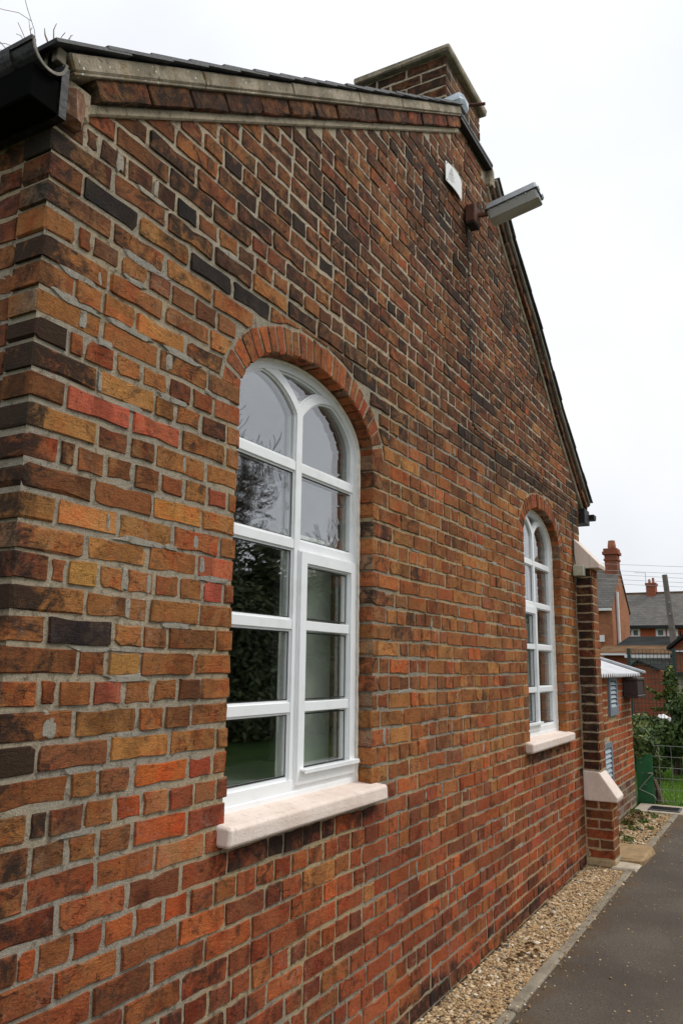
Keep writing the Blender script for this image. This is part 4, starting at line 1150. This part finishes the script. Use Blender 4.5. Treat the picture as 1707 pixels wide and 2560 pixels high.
for b_ in (-.05, .05):
    t = MB(); t.box(.343, .358, b_-.008, b_+.008, .0, .03, .002, lf); t.build('cover_clip', 'alu', lamp)

# cable down from the lamp, along a course, down to the junction box
P = [(4.515, -.012, 2.81)]+[(4.515+.006*noise.noise((0, i*.4, 0)), -.011, 2.7-.115*i) for i in range(11)]
P += [(4.535, -.013, 1.475), (4.58, -.014, 1.462)]+[(4.7+.2*i, -.014, 1.459+.006*noise.noise((i*.5, 1, 0))) for i in range(12)]
P += [(7.02, -.014, 1.455), (7.075, -.014, 1.42)]+[(7.08, -.012, 1.35-.09*i) for i in range(5)]+[(7.08, -.02, .90)]
t = MB(); t.tube(P, .0052, 6)
cab = t.build('lamp_cable', 'cable', label='thin dark cable running down the gable from the lamp and along a course', cat='cable')
for i in range(16):
    p_ = P[2+i] if 2+i < len(P) else P[-1]
    c_ = MB(); c_.box(p_[0]-.006, p_[0]+.006, -.022, -.006, p_[2]-.004, p_[2]+.004, .001); c_.build('cable_clip', 'rubber', cab)
V, F = cbox(7.035, 7.10, -.10, -.005, .79, .885, .006); jb = new_obj('junction_box', V, F, 'boxcream', label='pale green junction box under the upper buttress cap', cat='junction box')
t = MB(); t.box(7.030, 7.036, -.095, -.01, .795, .88, .001); t.build('box_lid', 'boxcream', jb)
t = MB(); t.tube([(7.07, -.03, .795), (7.068, -.02, .74), (7.075, -.012, .66)], .006, 6); t.build('cable_tail', 'cable', jb)

# dry stems against the wall foot
stalks('dead_stalk', [[(3.98, -.05, -1.60), (3.975, -.04, -1.53), (3.98, -.03, -1.46), (3.97, -.02, -1.40)]], .003, label='thin brown stem leaning on the wall foot in the gravel', cat='stalk')

# ------------------------------------------------------------------ brick outbuilding
ox0, ox1, oy, oz = 7.42, 10.42, .14, -.06
shed = empty('outbuilding', (8.9, 1.4, -EYE), 'low brick outbuilding with a corrugated white roof beyond the buttress', 'building')
mb = MB(); mb.box(ox0, ox1, oy+.006, 2.9, -EYE, oz); mb.prism([(oy+.006, oz), (2.9, oz), (2.9, oz+.9)], ox0, ox1, lambda a, b, d: (d, a, b)); 
sw = mb.build('outbuilding_wall', 'mortar', shed)
op = Pile(); z = -EYE+.035; k = 0
LV = [(9.03, 9.47, -.50, -.08), (8.60, 9.04, -1.18, -.76)]
while z < oz-.06:
    pos = ox0
    if k % 2: pos -= .11
    while pos < ox1-.02:
        l = .2325+U(-.006, .006)
        if R() < .3: l = .1125
        a0, a1 = max(pos, ox0), min(pos+l, ox1)
        if ox1-a1 < .06: a1 = ox1; l = a1-pos+.001
        sub = [(a0, a1)]
        for lx0, lx1, lz0, lz1 in LV:
            if z+.065 > lz0 and z < lz1:
                s2 = []
                for q0, q1 in sub:
                    if q1 <= lx0 or q0 >= lx1: s2.append((q0, q1))
                    else:
                        if q0 < lx0-.03: s2.append((q0, lx0))
                        if q1 > lx1+.03: s2.append((lx1, q1))
                sub = s2
        for q0, q1 in sub:
            if q1-q0 < .03: continue
            op.add([(q0+.005, z), (q1-.005, z), (q1-.005, z+.065), (q0+.005, z+.065)], lambda a, b, d: (a, oy+.006-d, b), .02, pick(dict(red=.36, orange=.42, plum=.06, brown=.12, dark=.04) if z > -1.3 else dict(grey=.5, brown=.3, plum=.2)), .05, proud=U(.001, .005))
        pos += l
    z += .0775; k += 1
op.build(sw, 'brick', 230, 'other_bricks')
# corrugated roof, slope rises away from the path
mb = MB(); nx = 300; V = []; F = []
rx0, rx1 = ox0-.02, ox1+.22
for i in range(nx+1):
    x_ = rx0+(rx1-rx0)*i/nx; wv = .021*math.sin(2*math.pi*x_/.115)
    for y_, z_ in ((oy-.11, oz-.005), (2.95, oz+.95)): V += [(x_, y_, z_+wv), (x_, y_, z_+wv-.006)]
for i in range(nx):
    b = i*4; F += [(b, b+4, b+6, b+2), (b+1, b+3, b+7, b+5), (b, b+1, b+5, b+4), (b+2, b+6, b+7, b+3)]
mb.add(V, F); mb.build('corrugated_roof', 'sheet', shed, fix=False)
mb = MB(); mb.box(rx1-.16, rx1-.02, -.02, 1, -.004, .024, .003, lambda a, b, d: (a, oy-.10+b*2.9, oz+.03+b*.92+d)); mb.build('roof_flashing', 'alu', shed)
mb = MB(); mb.box(ox1-.02, ox1+.19, oy-.02, oy+.03, oz-.09, oz-.02); mb.build('barge_end', 'timber', shed)
for (lx0, lx1, lz0, lz1) in LV:
    lv = MB(); lv.ring([(lx0, lz0), (lx1, lz0), (lx1, lz1), (lx0, lz1)], [(lx0+.06, lz0+(.09 if lz0 > -.6 else .03)), (lx1-.06, lz0+(.09 if lz0 > -.6 else .03)), (lx1-.06, lz1-.05), (lx0+.06, lz1-.05)], oy-.022, oy+.01)
    lv = lv.build('louvre_vent', 'louvre', shed)
    bk = MB(); bk.box(lx0+.03, lx1-.03, oy+.002, oy+.005, lz0+.02, lz1-.03); bk.build('vent_back', 'void', lv)
    zb = lz0+(.09 if lz0 > -.6 else .03); n = 6 if lz0 > -.6 else 7
    for i in range(n):
        z_ = zb+(lz1-.05-zb)*i/n; sl = MB(); hgt = (lz1-.05-zb)/n
        sl.prism([(oy-.020, z_), (oy-.016, z_), (oy+.002, z_+hgt*.72), (oy-.002, z_+hgt*.72)], lx0+.058, lx1-.058, lambda a, b, d: (d, a, b)); sl.build('vent_slat', 'slat', lv)
# dark brown lantern box under the eaves
bl = empty('bulkhead_lamp', (10.15, oy-.08, -.34), 'dark brown glazed bulkhead lamp under the outbuilding eaves', 'lamp')
bx = (9.92, 10.40)
t = MB(); t.box(*bx, oy-.03, oy-.001, -.335, -.10, .005); t.build('lamp_back', 'brownplastic', bl)
t = MB(); t.box(bx[0]-.01, bx[1]+.01, oy-.17, oy-.03, -.135, -.10, .006); t.box(bx[0]-.01, bx[1]+.01, oy-.17, oy-.03, -.335, -.30, .006)
for x_ in (bx[0]-.005, bx[1]-.02): t.box(x_, x_+.025, oy-.165, oy-.14, -.30, -.135)
t.build('lamp_frame', 'brownplastic', bl)
t = MB(); t.box(bx[0]+.004, bx[1]-.004, oy-.158, oy-.032, -.298, -.137, .003); t.build('lamp_glass', 'brownplastic', bl)
t = MB(); t.tube([(bx[0]+.1, oy-.09, -.22), (bx[1]-.1, oy-.09, -.22)], .02, 8); t.build('lamp_tube', 'signwhite', bl)

# ------------------------------------------------------------------ gate and boards at the end of the path
t = MB(); t.box(10.60, 10.625, -.035, .155, -EYE+.012, -1.02, .003); gb = t.build('green_board', 'green', label='dark green painted board standing by the outbuilding corner', cat='board')
for z_, y_ in ((-1.07, .10), (-1.12, .10), (-1.24, .09), (-1.37, .06)):
    t = MB(); t.box(10.594, 10.599, y_-.012, y_+.008, z_-.004, z_+.004); t.build('board_fixing', 'galv', gb)
t = MB(); t.box(10.55, 10.585, .165, .190, -EYE+.012, -.965, .003); t.build('fence_post', 'timber', label='thin pale timber post between the brickwork and the green board', cat='post')
t = MB(); t.tube([(10.585, -.035, -1.235), (10.58, .02, -1.235)], .009, 6); t.tube([(10.58, -.035, -1.237), (10.575, .130, -1.425)], .006, 6); t.tube([(10.575, .130, -1.425), (10.58, -.03, -1.49), (10.58, -.06, -1.53)], .006, 6)
t.build('gate_latch', 'galv', label='bent galvanised wire latch in front of the green board', cat='latch')
gate = empty('wire_gate', (10.62, -.7, -EYE), 'galvanised weldmesh gate panel in front of the lawn', 'gate')
z_ = -1.545; i = 0
for i in range(6):
    t = MB(); t.tube([(10.62, -.03, -1.545+.127*i), (10.62, -1.9, -1.545+.127*i)], .0032, 5); t.build('gate_wire', 'galv', gate)
for i in range(14):
    y_ = -.11-.14*i; t = MB(); t.tube([(10.625, y_, -EYE+.015), (10.625, y_, -.905)], .0024, 5); t.build('gate_wire', 'galv', gate)
for k, (y_, a, b) in enumerate(((-.045, .02, -.06), (-.06, .03, -.12))):
    stalks('garden_cane', [[(10.60, y_, -1.30), (10.59, y_-.04, -1.42), (10.58, y_-.10-.03*k, -1.57)]], .006, label=('shorter' if k == 0 else 'longer')+' pale cane leaning beside the green board', cat='cane')

# tall mesh fence behind the shrubs
fen = empty('mesh_fence', (13.5, -1.0, -EYE), 'tall dark green weldmesh fence behind the shrubs', 'fence')
for i in range(15):
    z_ = -.75+.075*i
    t = MB(); t.tube([(13.5, .62, z_), (13.5, -3.0, z_)], .0038, 4); t.build('fence_wire', 'greenwire', fen)
for i in range(66):
    y_ = .62-.055*i; t = MB(); t.tube([(13.505, y_, -1.5), (13.505, y_, .29)], .0038, 4); t.build('fence_wire', 'greenwire', fen)
for y_ in (.66, -.005, -1.9):
    t = MB(); t.box(13.48, 13.53, y_-.025, y_+.025, -EYE, .32); t.build('fence_post', 'greenwire', fen)

# ------------------------------------------------------------------ plants
def leaves(name, blobs, n, size, cols, seed, parent=None, kind=None, shell=.55, droop=.3, aspect=1.7, **k):
    rg = np.random.default_rng(seed)
    vol = np.array([b[3]*b[4]*b[5] for b in blobs]); vol = vol**(2/3); pr = vol/vol.sum()
    bi = rg.choice(len(blobs), n, p=pr); B = np.array([b[:6] for b in blobs])[bi]
    d = rg.normal(size=(n, 3)); d /= np.linalg.norm(d, axis=1)[:, None]; r = rg.uniform(shell, 1.06, n)**.7
    ctr = B[:, :3]+d*r[:, None]*B[:, 3:]
    nrm = d+rg.normal(scale=.7, size=(n, 3))+np.array([0, 0, .35]); nrm /= np.linalg.norm(nrm, axis=1)[:, None]
    t = rg.normal(size=(n, 3)); t -= (t*nrm).sum(1)[:, None]*nrm; t /= np.linalg.norm(t, axis=1)[:, None]; bt = np.cross(nrm, t)
    s = size*rg.uniform(.6, 1.4, n)[:, None]
    p0 = ctr-t*s*aspect*.5; p1 = ctr+bt*s*.42+nrm*s*.08; p2 = ctr+t*s*aspect*.55-np.array([0, 0, 1])*s*droop; p3 = ctr-bt*s*.42+nrm*s*.08
    V = np.stack([p0, p1, p2, p3], 1).reshape(-1, 3); F = np.arange(4*n).reshape(n, 4)
    F = np.concatenate([F[:, [0, 1, 2]], F[:, [0, 2, 3]]])
    cols = np.array(cols); bc = rg.integers(0, len(cols), len(blobs)); ci = np.where(rg.random(n) < .55, bc[bi], rg.integers(0, len(cols), n))
    col = cols[ci]*rg.uniform(.65, 1.35, (n, 1))
    return new_obj(name, V, F.tolist(), 'leaf', parent, kind=kind, tint=np.repeat(col, 4, 0), **k)
def blob_cloud(c, r, n, rs, rng):
    o = []
    for _ in range(n):
        d = Vector((rng.gauss(0, 1), rng.gauss(0, 1), rng.gauss(0, 1))).normalized()*rng.random()**.4
        q = rs*rng.uniform(.6, 1.3); o.append((c[0]+d.x*r[0], c[1]+d.y*r[1], c[2]+d.z*r[2], q, q, q*.85))
    return o
CON = [(.06, .085, .028), (.075, .10, .034), (.095, .11, .04), (.065, .08, .028)]
DK = [(.055, .10, .026), (.08, .145, .036), (.12, .185, .055), (.048, .09, .026)]
IVY = [(.07, .12, .03), (.10, .16, .04), (.17, .21, .06), (.06, .10, .028)]
YEL = [(.20, .21, .05), (.14, .17, .04), (.09, .12, .03)]
rg = random.Random(11)
def shrub(name, label, cat, c, r, n, nb, rs, cols, size, seed, trunk=True, group=None, z0=-EYE):
    o = empty(name, (c[0], c[1], z0), label, cat, group)
    leaves('foliage', blob_cloud(c, r, nb, rs, random.Random(seed)), n, size, cols, seed, o, 'stuff')
    t = MB(); rr = random.Random(seed+1)
    for i in range(6):
        e = (c[0]+rr.uniform(-.6, .6)*r[0], c[1]+rr.uniform(-.6, .6)*r[1], c[2]+rr.uniform(-.1, .6)*r[2])
        t.tube([(c[0]+rr.uniform(-.05, .05), c[1]+rr.uniform(-.05, .05), z0), ((c[0]+e[0])/2+.04, (c[1]+e[1])/2, (z0+e[2])/2+.1), e], [.03, .02, .008], 5)
    t.build('stem', 'bark', o); return o
# beyond the gate: big dark evergreen on the right, ivy by the corner, low shrub between
shrub('evergreen_bush', 'large dark green bush filling the right side behind the mesh gate', 'bush', (12.9, -.33, -.85), (.45, .36, .50), 9500, 60, .17, DK, .048, 21)
shrub('evergreen_bush', 'lower mid green bush between the outbuilding corner and the dark bush', 'bush', (12.75, .22, -1.02), (.35, .30, .34), 6000, 40, .14, IVY, .046, 22)
shrub('ivy_bush', 'leafy ivy growth spilling over the top of the green board', 'ivy', (10.74, .10, -.93), (.10, .10, .20), 2600, 30, .085, IVY, .042, 23)
shrub('ivy_bush', 'ivy strands hanging beside the edge of the green board', 'ivy', (10.72, -.05, -1.10), (.05, .035, .26), 900, 24, .04, IVY, .034, 24)
sp_ = shrub('climbing_ivy', 'yellow-tipped ivy column climbing the tall mesh fence', 'ivy', (13.42, .045, -.25), (.07, .055, .36), 1700, 30, .075, YEL+IVY, .05, 25)
for i, (y0, z0, y1, z1) in enumerate(((.06, -.42, .40, -.28), (.05, -.52, .33, -.60), (.08, -.25, .30, -.45))):
    ln = []
    for k in range(14):
        t_ = k/13; ln.append((13.42+U(-.02, .02), y0+(y1-y0)*t_, z0+(z1-z0)*t_-.03*math.sin(t_*3.1), .025, .025, .02))
    leaves('ivy_strand', ln, 130, .04, YEL, 40+i, sp_, 'stuff')
# weeds in the gravel beyond the buttress
wd = []
for (x_, y_, s_) in ((8.3, -.12, .05), (8.5, .0, .05), (8.9, -.08, .06), (9.2, .03, .08), (9.35, -.1, .05), (9.6, .02, .09), (9.75, -.12, .06), (8.05, -.18, .04), (9.85, .06, .07), (9.0, -.22, .03)):
    wd.append((x_, y_, -EYE+.012, s_*1.3, s_, s_*.5))
leaves('gravel_weeds', wd, 520, .024, [(.09, .16, .03), (.12, .18, .045), (.24, .15, .06)], 31, None, 'stuff', droop=.1, aspect=2.4)
leaves('moss_tuft', [(4.75, -.17, -EYE-.002, .09, .05, .014), (4.86, -.21, -EYE-.003, .06, .035, .012), (4.64, -.12, -EYE-.003, .05, .03, .012), (4.95, -.14, -EYE-.004, .07, .03, .012), (5.6, -.10, -EYE-.004, .05, .03, .011), (3.9, -.24, -EYE-.004, .06, .03, .011)], 620, .012, [(.24, .125, .045), (.17, .09, .035), (.30, .18, .08)], 33, None, 'stuff')
# grass of the lawn beyond the gate
def grass(name, x0, x1, y0, y1, n, h, seed):
    rg = np.random.default_rng(seed); xs = rg.uniform(x0, x1, n); ys = rg.uniform(y0, y1, n); hh = h*rg.uniform(.5, 1.4, n); a = rg.uniform(0, 6.28, n); ww = .006*rg.uniform(.7, 1.5, n)
    dx, dy = np.cos(a), np.sin(a); lx, ly = rg.normal(0, .35, n)*hh, rg.normal(0, .35, n)*hh; z = np.full(n, -EYE-.03)
    V = np.stack([np.stack([xs-dx*ww, ys-dy*ww, z], -1), np.stack([xs+dx*ww, ys+dy*ww, z], -1), np.stack([xs+lx, ys+ly, z+hh], -1)], 1).reshape(-1, 3)
    col = np.array([(.15, .34, .028), (.20, .41, .04), (.13, .28, .022), (.25, .35, .07)])[rg.integers(0, 4, n)]*rg.uniform(.8, 1.2, (n, 1))
    return new_obj(name, V, np.arange(3*n).reshape(n, 3).tolist(), 'leaf', kind='stuff', tint=np.repeat(col, 3, 0))
grass('lawn_grass', 10.62, 16.5, -2.2, 1.2, 60000, .075, 51)
# white sheet on the ground behind the bushes
V, F = cbox(14.9, 15.2, .34, .53, -1.0, -.775, .06, .022)
mb = MB(); mb.add(V, F); V, F = cbox(14.95, 15.1, .27, .40, -1.0, -.80, .05, .02); mb.add(V, F); mb.box(14.98, 15.1, .36, .50, -EYE, -.99)
mb.build('white_sack', 'farwhite', fix=True, label='white sack showing between the bushes behind the mesh fence', cat='sack')

# ------------------------------------------------------------------ trees
def bare_tree(name, label, base, h, seed, spread=1.0, depth=5, group=None, twig='bark', lean=(0, 0), r0=.16, nb=(3, 5), droop=0.0, dens=1.0, rmin=.005):
    rr = random.Random(seed); o = empty(name, base, label, 'tree', group); tr = MB(); cr = MB()
    def grow(p, d, L, r, lev):
        pts = [p]; q = p; dd = d.copy(); n = 4
        for i in range(n):
            dd = (dd+Vector((rr.uniform(-1, 1), rr.uniform(-1, 1), rr.uniform(-.7, .8)))*.16*(1+lev*.2)+Vector((0, 0, .05-droop*lev*.12))).normalized(); q = q+dd*(L/n); pts.append(q)
        (tr if lev < 1 else cr).tube(pts, [max(r*(1-.55*i/n), rmin) for i in range(n+1)], 6 if lev < 2 else 3, cap=False)
        if lev >= depth: return
        for i in range(int(rr.randint(*nb)*dens)):
            t = rr.uniform(.35, 1.0) if lev else rr.uniform(.4, 1.0); k = min(n-1, int(t*n)); pp = pts[k].lerp(pts[k+1], t*n-k)
            side = Vector((rr.uniform(-1, 1), rr.uniform(-1, 1), rr.uniform(-.15, .75))).normalized()
            nd = (dd*.75+side*spread*.9).normalized(); grow(pp, nd, L*rr.uniform(.52, .74), r*.5*rr.uniform(.8, 1.1), lev+1)
    grow(Vector(base), Vector((lean[0], lean[1], 1)).normalized(), h*.42, r0, 0)
    tr.build('trunk', twig, o, fix=False); cr.build('crown', twig, o, fix=False, kind='stuff'); return o
# thin birch behind the hall roof at the far left
bare_tree('birch_tree', 'pale bare birch whose twigs show above the roof at far left', (5.6, 9.3, -EYE), 12.6, 5, .9, 5, twig='twig', r0=.11, nb=(4, 5), droop=.5)
# trees and hedge across the path: the windows mirror them
refl = 'trees across the path'
bare_tree('bare_tree', 'tall bare tree mirrored in the near window', (15.4, -10.9, -EYE), 9.8, 61, 1.0, 5, refl, r0=.15, nb=(5, 6), rmin=.008)
bare_tree('bare_tree', 'smaller bare tree beside the conifers across the path', (19.6, -9.6, -EYE), 6.4, 62, 1.0, 4, refl, r0=.12, nb=(5, 6), rmin=.01)
def conifer(c, r, h, seed, lab, n=30000):
    o = empty('conifer', (c[0], c[1], -EYE), lab, 'tree', 'conifers across the path')
    rr = random.Random(seed); bl_ = []
    for i in range(46):
        t = rr.random()**1.2; a = rr.uniform(0, 6.28); q = r*(1-.75*t)*rr.uniform(.3, .95); bl_.append((c[0]+q*math.cos(a), c[1]+q*math.sin(a), -EYE+.3+h*t*.93, r*.38, r*.38, r*.34))
    leaves('crown', bl_, n, .09, CON, seed, o, 'stuff')
    t = MB(); t.tube([(c[0], c[1], -EYE), (c[0], c[1], -EYE+h*.9)], [.14, .03], 7); t.build('trunk', 'bark', o)
for i, (x_, y_, r_, h_) in enumerate(((12.2, -10.6, 2.0, 4.7), (14.4, -10.0, 2.1, 4.3), (16.6, -9.7, 2.0, 4.2), (18.6, -8.9, 1.8, 3.9), (20.4, -8.6, 1.6, 3.3), (10.2, -11.0, 1.9, 5.2), (24, -6.4, 1.6, 2.6), (27, -6.0, 1.7, 2.9))): conifer((x_, y_), r_, h_, 70+i, ['dark conifer just left of the bare tree across the path', 'dark conifer behind the trunk of the bare tree across the path', 'dark conifer just right of the bare tree across the path', 'dark conifer beside the smaller bare tree, on its left', 'low dark conifer at the foot of the smaller bare tree', 'tallest dark conifer at the end of the row across the path', 'lowest dark conifer, standing apart from the row across the path', 'farthest low dark conifer across the path'][i])

# ------------------------------------------------------------------ houses beyond
def window_far(parent, x, y0, y1, z0, z1, lights=2):
    t = MB(); t.ring([(y0, z0), (y1, z0), (y1, z1), (y0, z1)], [(y0+.15, z0+.13), (y1-.15, z0+.13), (y1-.15, z1-.13), (y0+.15, z1-.13)], 0, .1)
    V = [(x-.03+p[1], p[0], p[2]) for p in t.V]; wobj = new_obj('window', V, t.F, 'farwhite', parent)
    n = lights; L = (y1-y0-.14)/n
    for i in range(n):
        a = y0+.07+L*i
        p = MB(); p.box(x+.005, x+.02, a+.03, a+L-.03, z0+.08, z1-.08); p.build('pane', 'farglass', wobj)
        if i: b = MB(); b.box(x-.025, x+.03, a-.08, a+.08, z0+.07, z1-.07); b.build('mullion', 'farwhite', wobj)
# house A: rear wing, gable end turned to the path
HA = empty('brick_house', (47.5, 8.5, -EYE), 'tall brick house wing with a steep slate roof and one chimney', 'house')
xa, xb, ya, yb = 45.0, 50.2, 6.75, 13.0; ez, rz = 3.5, 5.65; xm = (xa+xb)/2
mb = MB(); mb.prism([(xa, -EYE), (xb, -EYE), (xb, ez-.15), (xm, rz-.10), (xa, ez-.15)], ya, yb); mb.build('wall', 'farbrick3', HA)
def fx_(f0): return f0
for s_, name in ((1, 'roof'), (-1, 'roof')):
    p0, p1 = ((xa-.25, ez-.30), (xm, rz)) if s_ > 0 else ((xm, rz), (xb+.25, ez-.30))
    L, f = slope(p0, p1); mb = MB(); mb.box(0, L, 0, .09, -yb, -(ya-.06), 0, f); mb.build('roof', 'farslate', HA)
mb = MB(); mb.box(xa-.36, xa-.24, ya-.03, yb, ez-.42, ez-.28); mb.build('gutter', 'farwhite', HA)
mb = MB(); cx_, cy_ = xm-.1, 7.05
mb.box(cx_-.45, cx_+.45, cy_-.32, cy_+.36, 5.2, 6.45); mb.box(cx_-.50, cx_+.50, cy_-.37, cy_+.41, 6.1, 6.2); mb.box(cx_-.55, cx_+.55, cy_-.42, cy_+.46, 6.45, 6.62); mb.box(cx_-.50, cx_+.50, cy_-.36, cy_+.4, 6.62, 6.8)
ch = mb.build('chimney', 'farbrick', HA)
t = MB(); t.tube([(cx_, cy_, 6.8), (cx_, cy_, 6.95), (cx_, cy_, 7.30)], [.2, .24, .19], 8); t.build('chimney_pot', 'claycap', ch)
mb = MB(); mb.tube([(46.15, ya-.09, 4.2), (46.15, ya-.09, 1.3)], .09, 8); mb.build('downpipe', 'farwhite', HA)
mb = MB(); mb.box(xa-.12, xa+.0, 7.2, 7.5, 1.42, 1.78); mb.build('meter_box', 'farwhite', HA)
# house B: long terrace
HB = empty('brick_terrace', (63, 4, -EYE), 'long red brick terrace with a grey slate roof and a twin-pot chimney', 'house')
mb = MB(); mb.prism([(60, -EYE), (68, -EYE), (68, 2.9), (64, 5.4), (60, 2.9)], -6, 12.0); mb.build('wall', 'farbrick2', HB)
L, f = slope((59.6, 2.93), (64, 5.55)); mb = MB(); mb.box(0, L, 0, .1, -12.2, 6.2, 0, f); mb.build('roof', 'farslate', HB)
L, f = slope((64, 5.55), (68.4, 2.72)); mb = MB(); mb.box(0, L, 0, .1, -12.2, 6.2, 0, f); mb.build('roof', 'farslate', HB)
mb = MB(); mb.box(63.85, 64.15, -6.2, 12.2, 5.56, 5.72); mb.build('ridge_tiles', 'fartile', HB)
mb = MB(); mb.box(59.5, 59.98, -6, 12, 2.80, 2.98); mb.build('eaves_board', 'fardark', HB)
window_far(HB, 59.97, 7.70, 8.75, 2.20, 2.82); window_far(HB, 59.97, 6.02, 6.66, 2.20, 2.82, 1); window_far(HB, 59.97, 5.22, 5.92, 2.20, 2.82, 1); window_far(HB, 59.97, 2.2, 3.4, 2.1, 2.82)
mb = MB(); mb.box(59.9, 59.97, 5.02, 5.1, -1, 2.6); mb.build('downpipe', 'fardark', HB)
mb = MB(); mb.box(63.5, 64.5, 7.0, 7.62, 5.3, 6.25); mb.box(63.42, 64.58, 6.93, 7.70, 6.2, 6.38); ch = mb.build('chimney', 'farbrick', HB)
for y_ in (7.18, 7.45): t = MB(); t.tube([(64, y_, 6.38), (64, y_, 6.70+(.1 if y_ < 7.3 else 0))], [.10, .085], 8); t.build('chimney_pot', 'claycap', ch)
mb = MB(); mb.tube([(64, 7.72, 5.5), (64, 7.70, 7.22)], .02, 5); mb.tube([(64, 7.70, 7.2), (64, 8.5, 7.26)], .015, 4); mb.build('aerial', 'wire', HB)
# low buildings between
LB = empty('low_annexe', (44, 4, -EYE), 'low annexe with a dark flat roof in front of the terrace', 'building')
mb = MB(); mb.box(43, 48, -2, 6.0, -EYE, 1.06); mb.build('wall', 'fartile', LB)
L, f = slope((42, 1.06), (46, 1.66)); mb = MB(); mb.box(0, L, 0, .08, -6.1, 3, 0, f); mb.build('roof', 'fardark', LB)
TB = empty('tiled_outhouse', (39, 4.5, -EYE), 'low outhouse with a brown tiled roof beyond the corrugated roof', 'building')
mb = MB(); mb.box(38.5, 41, 1.6, 6.0, -EYE, .64); mb.build('wall', 'farbrick', TB)
L, f = slope((38, .62), (40.4, 1.02)); mb = MB(); mb.box(0, L, 0, .08, -6.3, -1.5, 0, f); mb.build('roof', 'fartile', TB)
mb = MB(); mb.box(37.9, 38.0, 4.95, 6.3, .60, .68); mb.build('fascia', 'farwhite', TB)
GB = empty('clad_shed', (27, 2.2, -EYE), 'grey clad shed with a white fascia behind the mesh fence', 'building')
mb = MB(); mb.box(26.5, 29.5, -3.0, 2.85, -EYE, .36); mb.build('wall', 'clad', GB)
for i in range(18):
    y_ = 2.80-.20*i; t = MB(); t.box(26.47, 26.5, y_-.10, y_, -EYE, .33); t.build('cladding_panel', 'clad', GB)
t = MB(); t.box(26.2, 26.46, 1.62, 2.95, .34, .45); t.build('fascia', 'farwhite', GB)
t = MB(); t.box(26.0, 29.7, -3.2, 1.60, .36, .44); t.build('roof', 'fardark', GB)
BS = empty('brick_shed', (20.5, 1.3, -EYE), 'small brick shed with a dark pitched roof behind the mesh fence', 'shed')
mb = MB(); mb.prism([(.90, -EYE), (1.95, -EYE), (1.95, -.06), (1.55, .17), (1.12, -.01), (.90, -.10)], 20, 22.5, lambda a, b, d: (d, a, b)); mb.build('wall', 'farbrick', BS)
mb = MB(); mb.box(0, 1, 0, 1, 19.88, 22.6, 0, lambda a, b, d: (d, 1.553-a*.46, .175-a*.20+b*.035)); mb.build('roof', 'fardark', BS)
mb = MB(); mb.box(0, 1, 0, 1, 19.88, 22.6, 0, lambda a, b, d: (d, 1.5535+a*.45, .175-a*.27+b*.035)); mb.build('roof', 'fardark', BS)
RG = empty('brick_garage', (25, .2, -EYE), 'brick gable with a dark sloping roof edge at the right border', 'building')
mb = MB(); mb.prism([(-2.6, -EYE), (1.26, -EYE), (1.26, .60), (-.67, 2.15), (-2.6, .60)], 24, 29, lambda a, b, d: (d, a, b)); mb.build('wall', 'farbrick', RG)
for s_ in (1, -1):
    mb = MB(); mb.box(0, 1, 0, 1, 23.8, 29.2, 0, lambda a, b, d: (d, -.67+s_*a*2.08, 2.18-a*1.66+b*.09)); mb.build('roof', 'fardark', RG)
t = MB(); t.box(23.9, 23.985, -2.6, 1.27, .475, .515); t.build('fascia', 'farwhite', RG)
t = MB(); t.prism([(-2.2, -EYE), (.78, -EYE), (.78, -.12), (-2.2, -.12)], 19.8, 21.5, lambda a, b, d: (d, a, b)); t.build('beige_shed', 'slab', label='pale beige shed wall at the right border beside the ivy', cat='shed')
t = MB(); t.box(19.5, 21.6, -2.3, .82, -.115, -.06); bpy.data.objects.get('beige_shed')
t.build('roof', 'fardark', bpy.data.objects['beige_shed'])
# utility pole and wires
t = MB(); t.tube([(30, 1.86, -EYE), (30, 1.90, .2), (30, 2.106, 3.28)], [.125, .115, .09], 9); pole = t.build('utility_pole', 'polewood', label='leaning grey wooden utility pole in front of the terrace', cat='pole')
for z_ in (1.9, 2.3): t = MB(); t.box(29.86, 29.9, 1.97, 2.03, z_-.03, z_+.03); t.build('pole_plate', 'galv', pole)
for i, (za, zb_) in enumerate(((4.95, 4.71), (4.64, 4.375), (4.445, 4.17), (4.213, 3.965), (4.0, 3.76))):
    s_ = (zb_-za)/2.9
    P = []
    for k in range(13):
        y_ = 8.5-1.2*k; P.append((40, y_, za+(5.42-y_)*s_+.0035*(y_-1)**2*.3))
    t = MB(); t.tube(P, .008, 4); t.build('overhead_wire', 'wire', label='thin overhead wire crossing the sky, %s of the five' % ('topmost', 'second from the top', 'middle one', 'second from the bottom', 'lowest')[i], cat='wire', group='overhead wires above the houses')
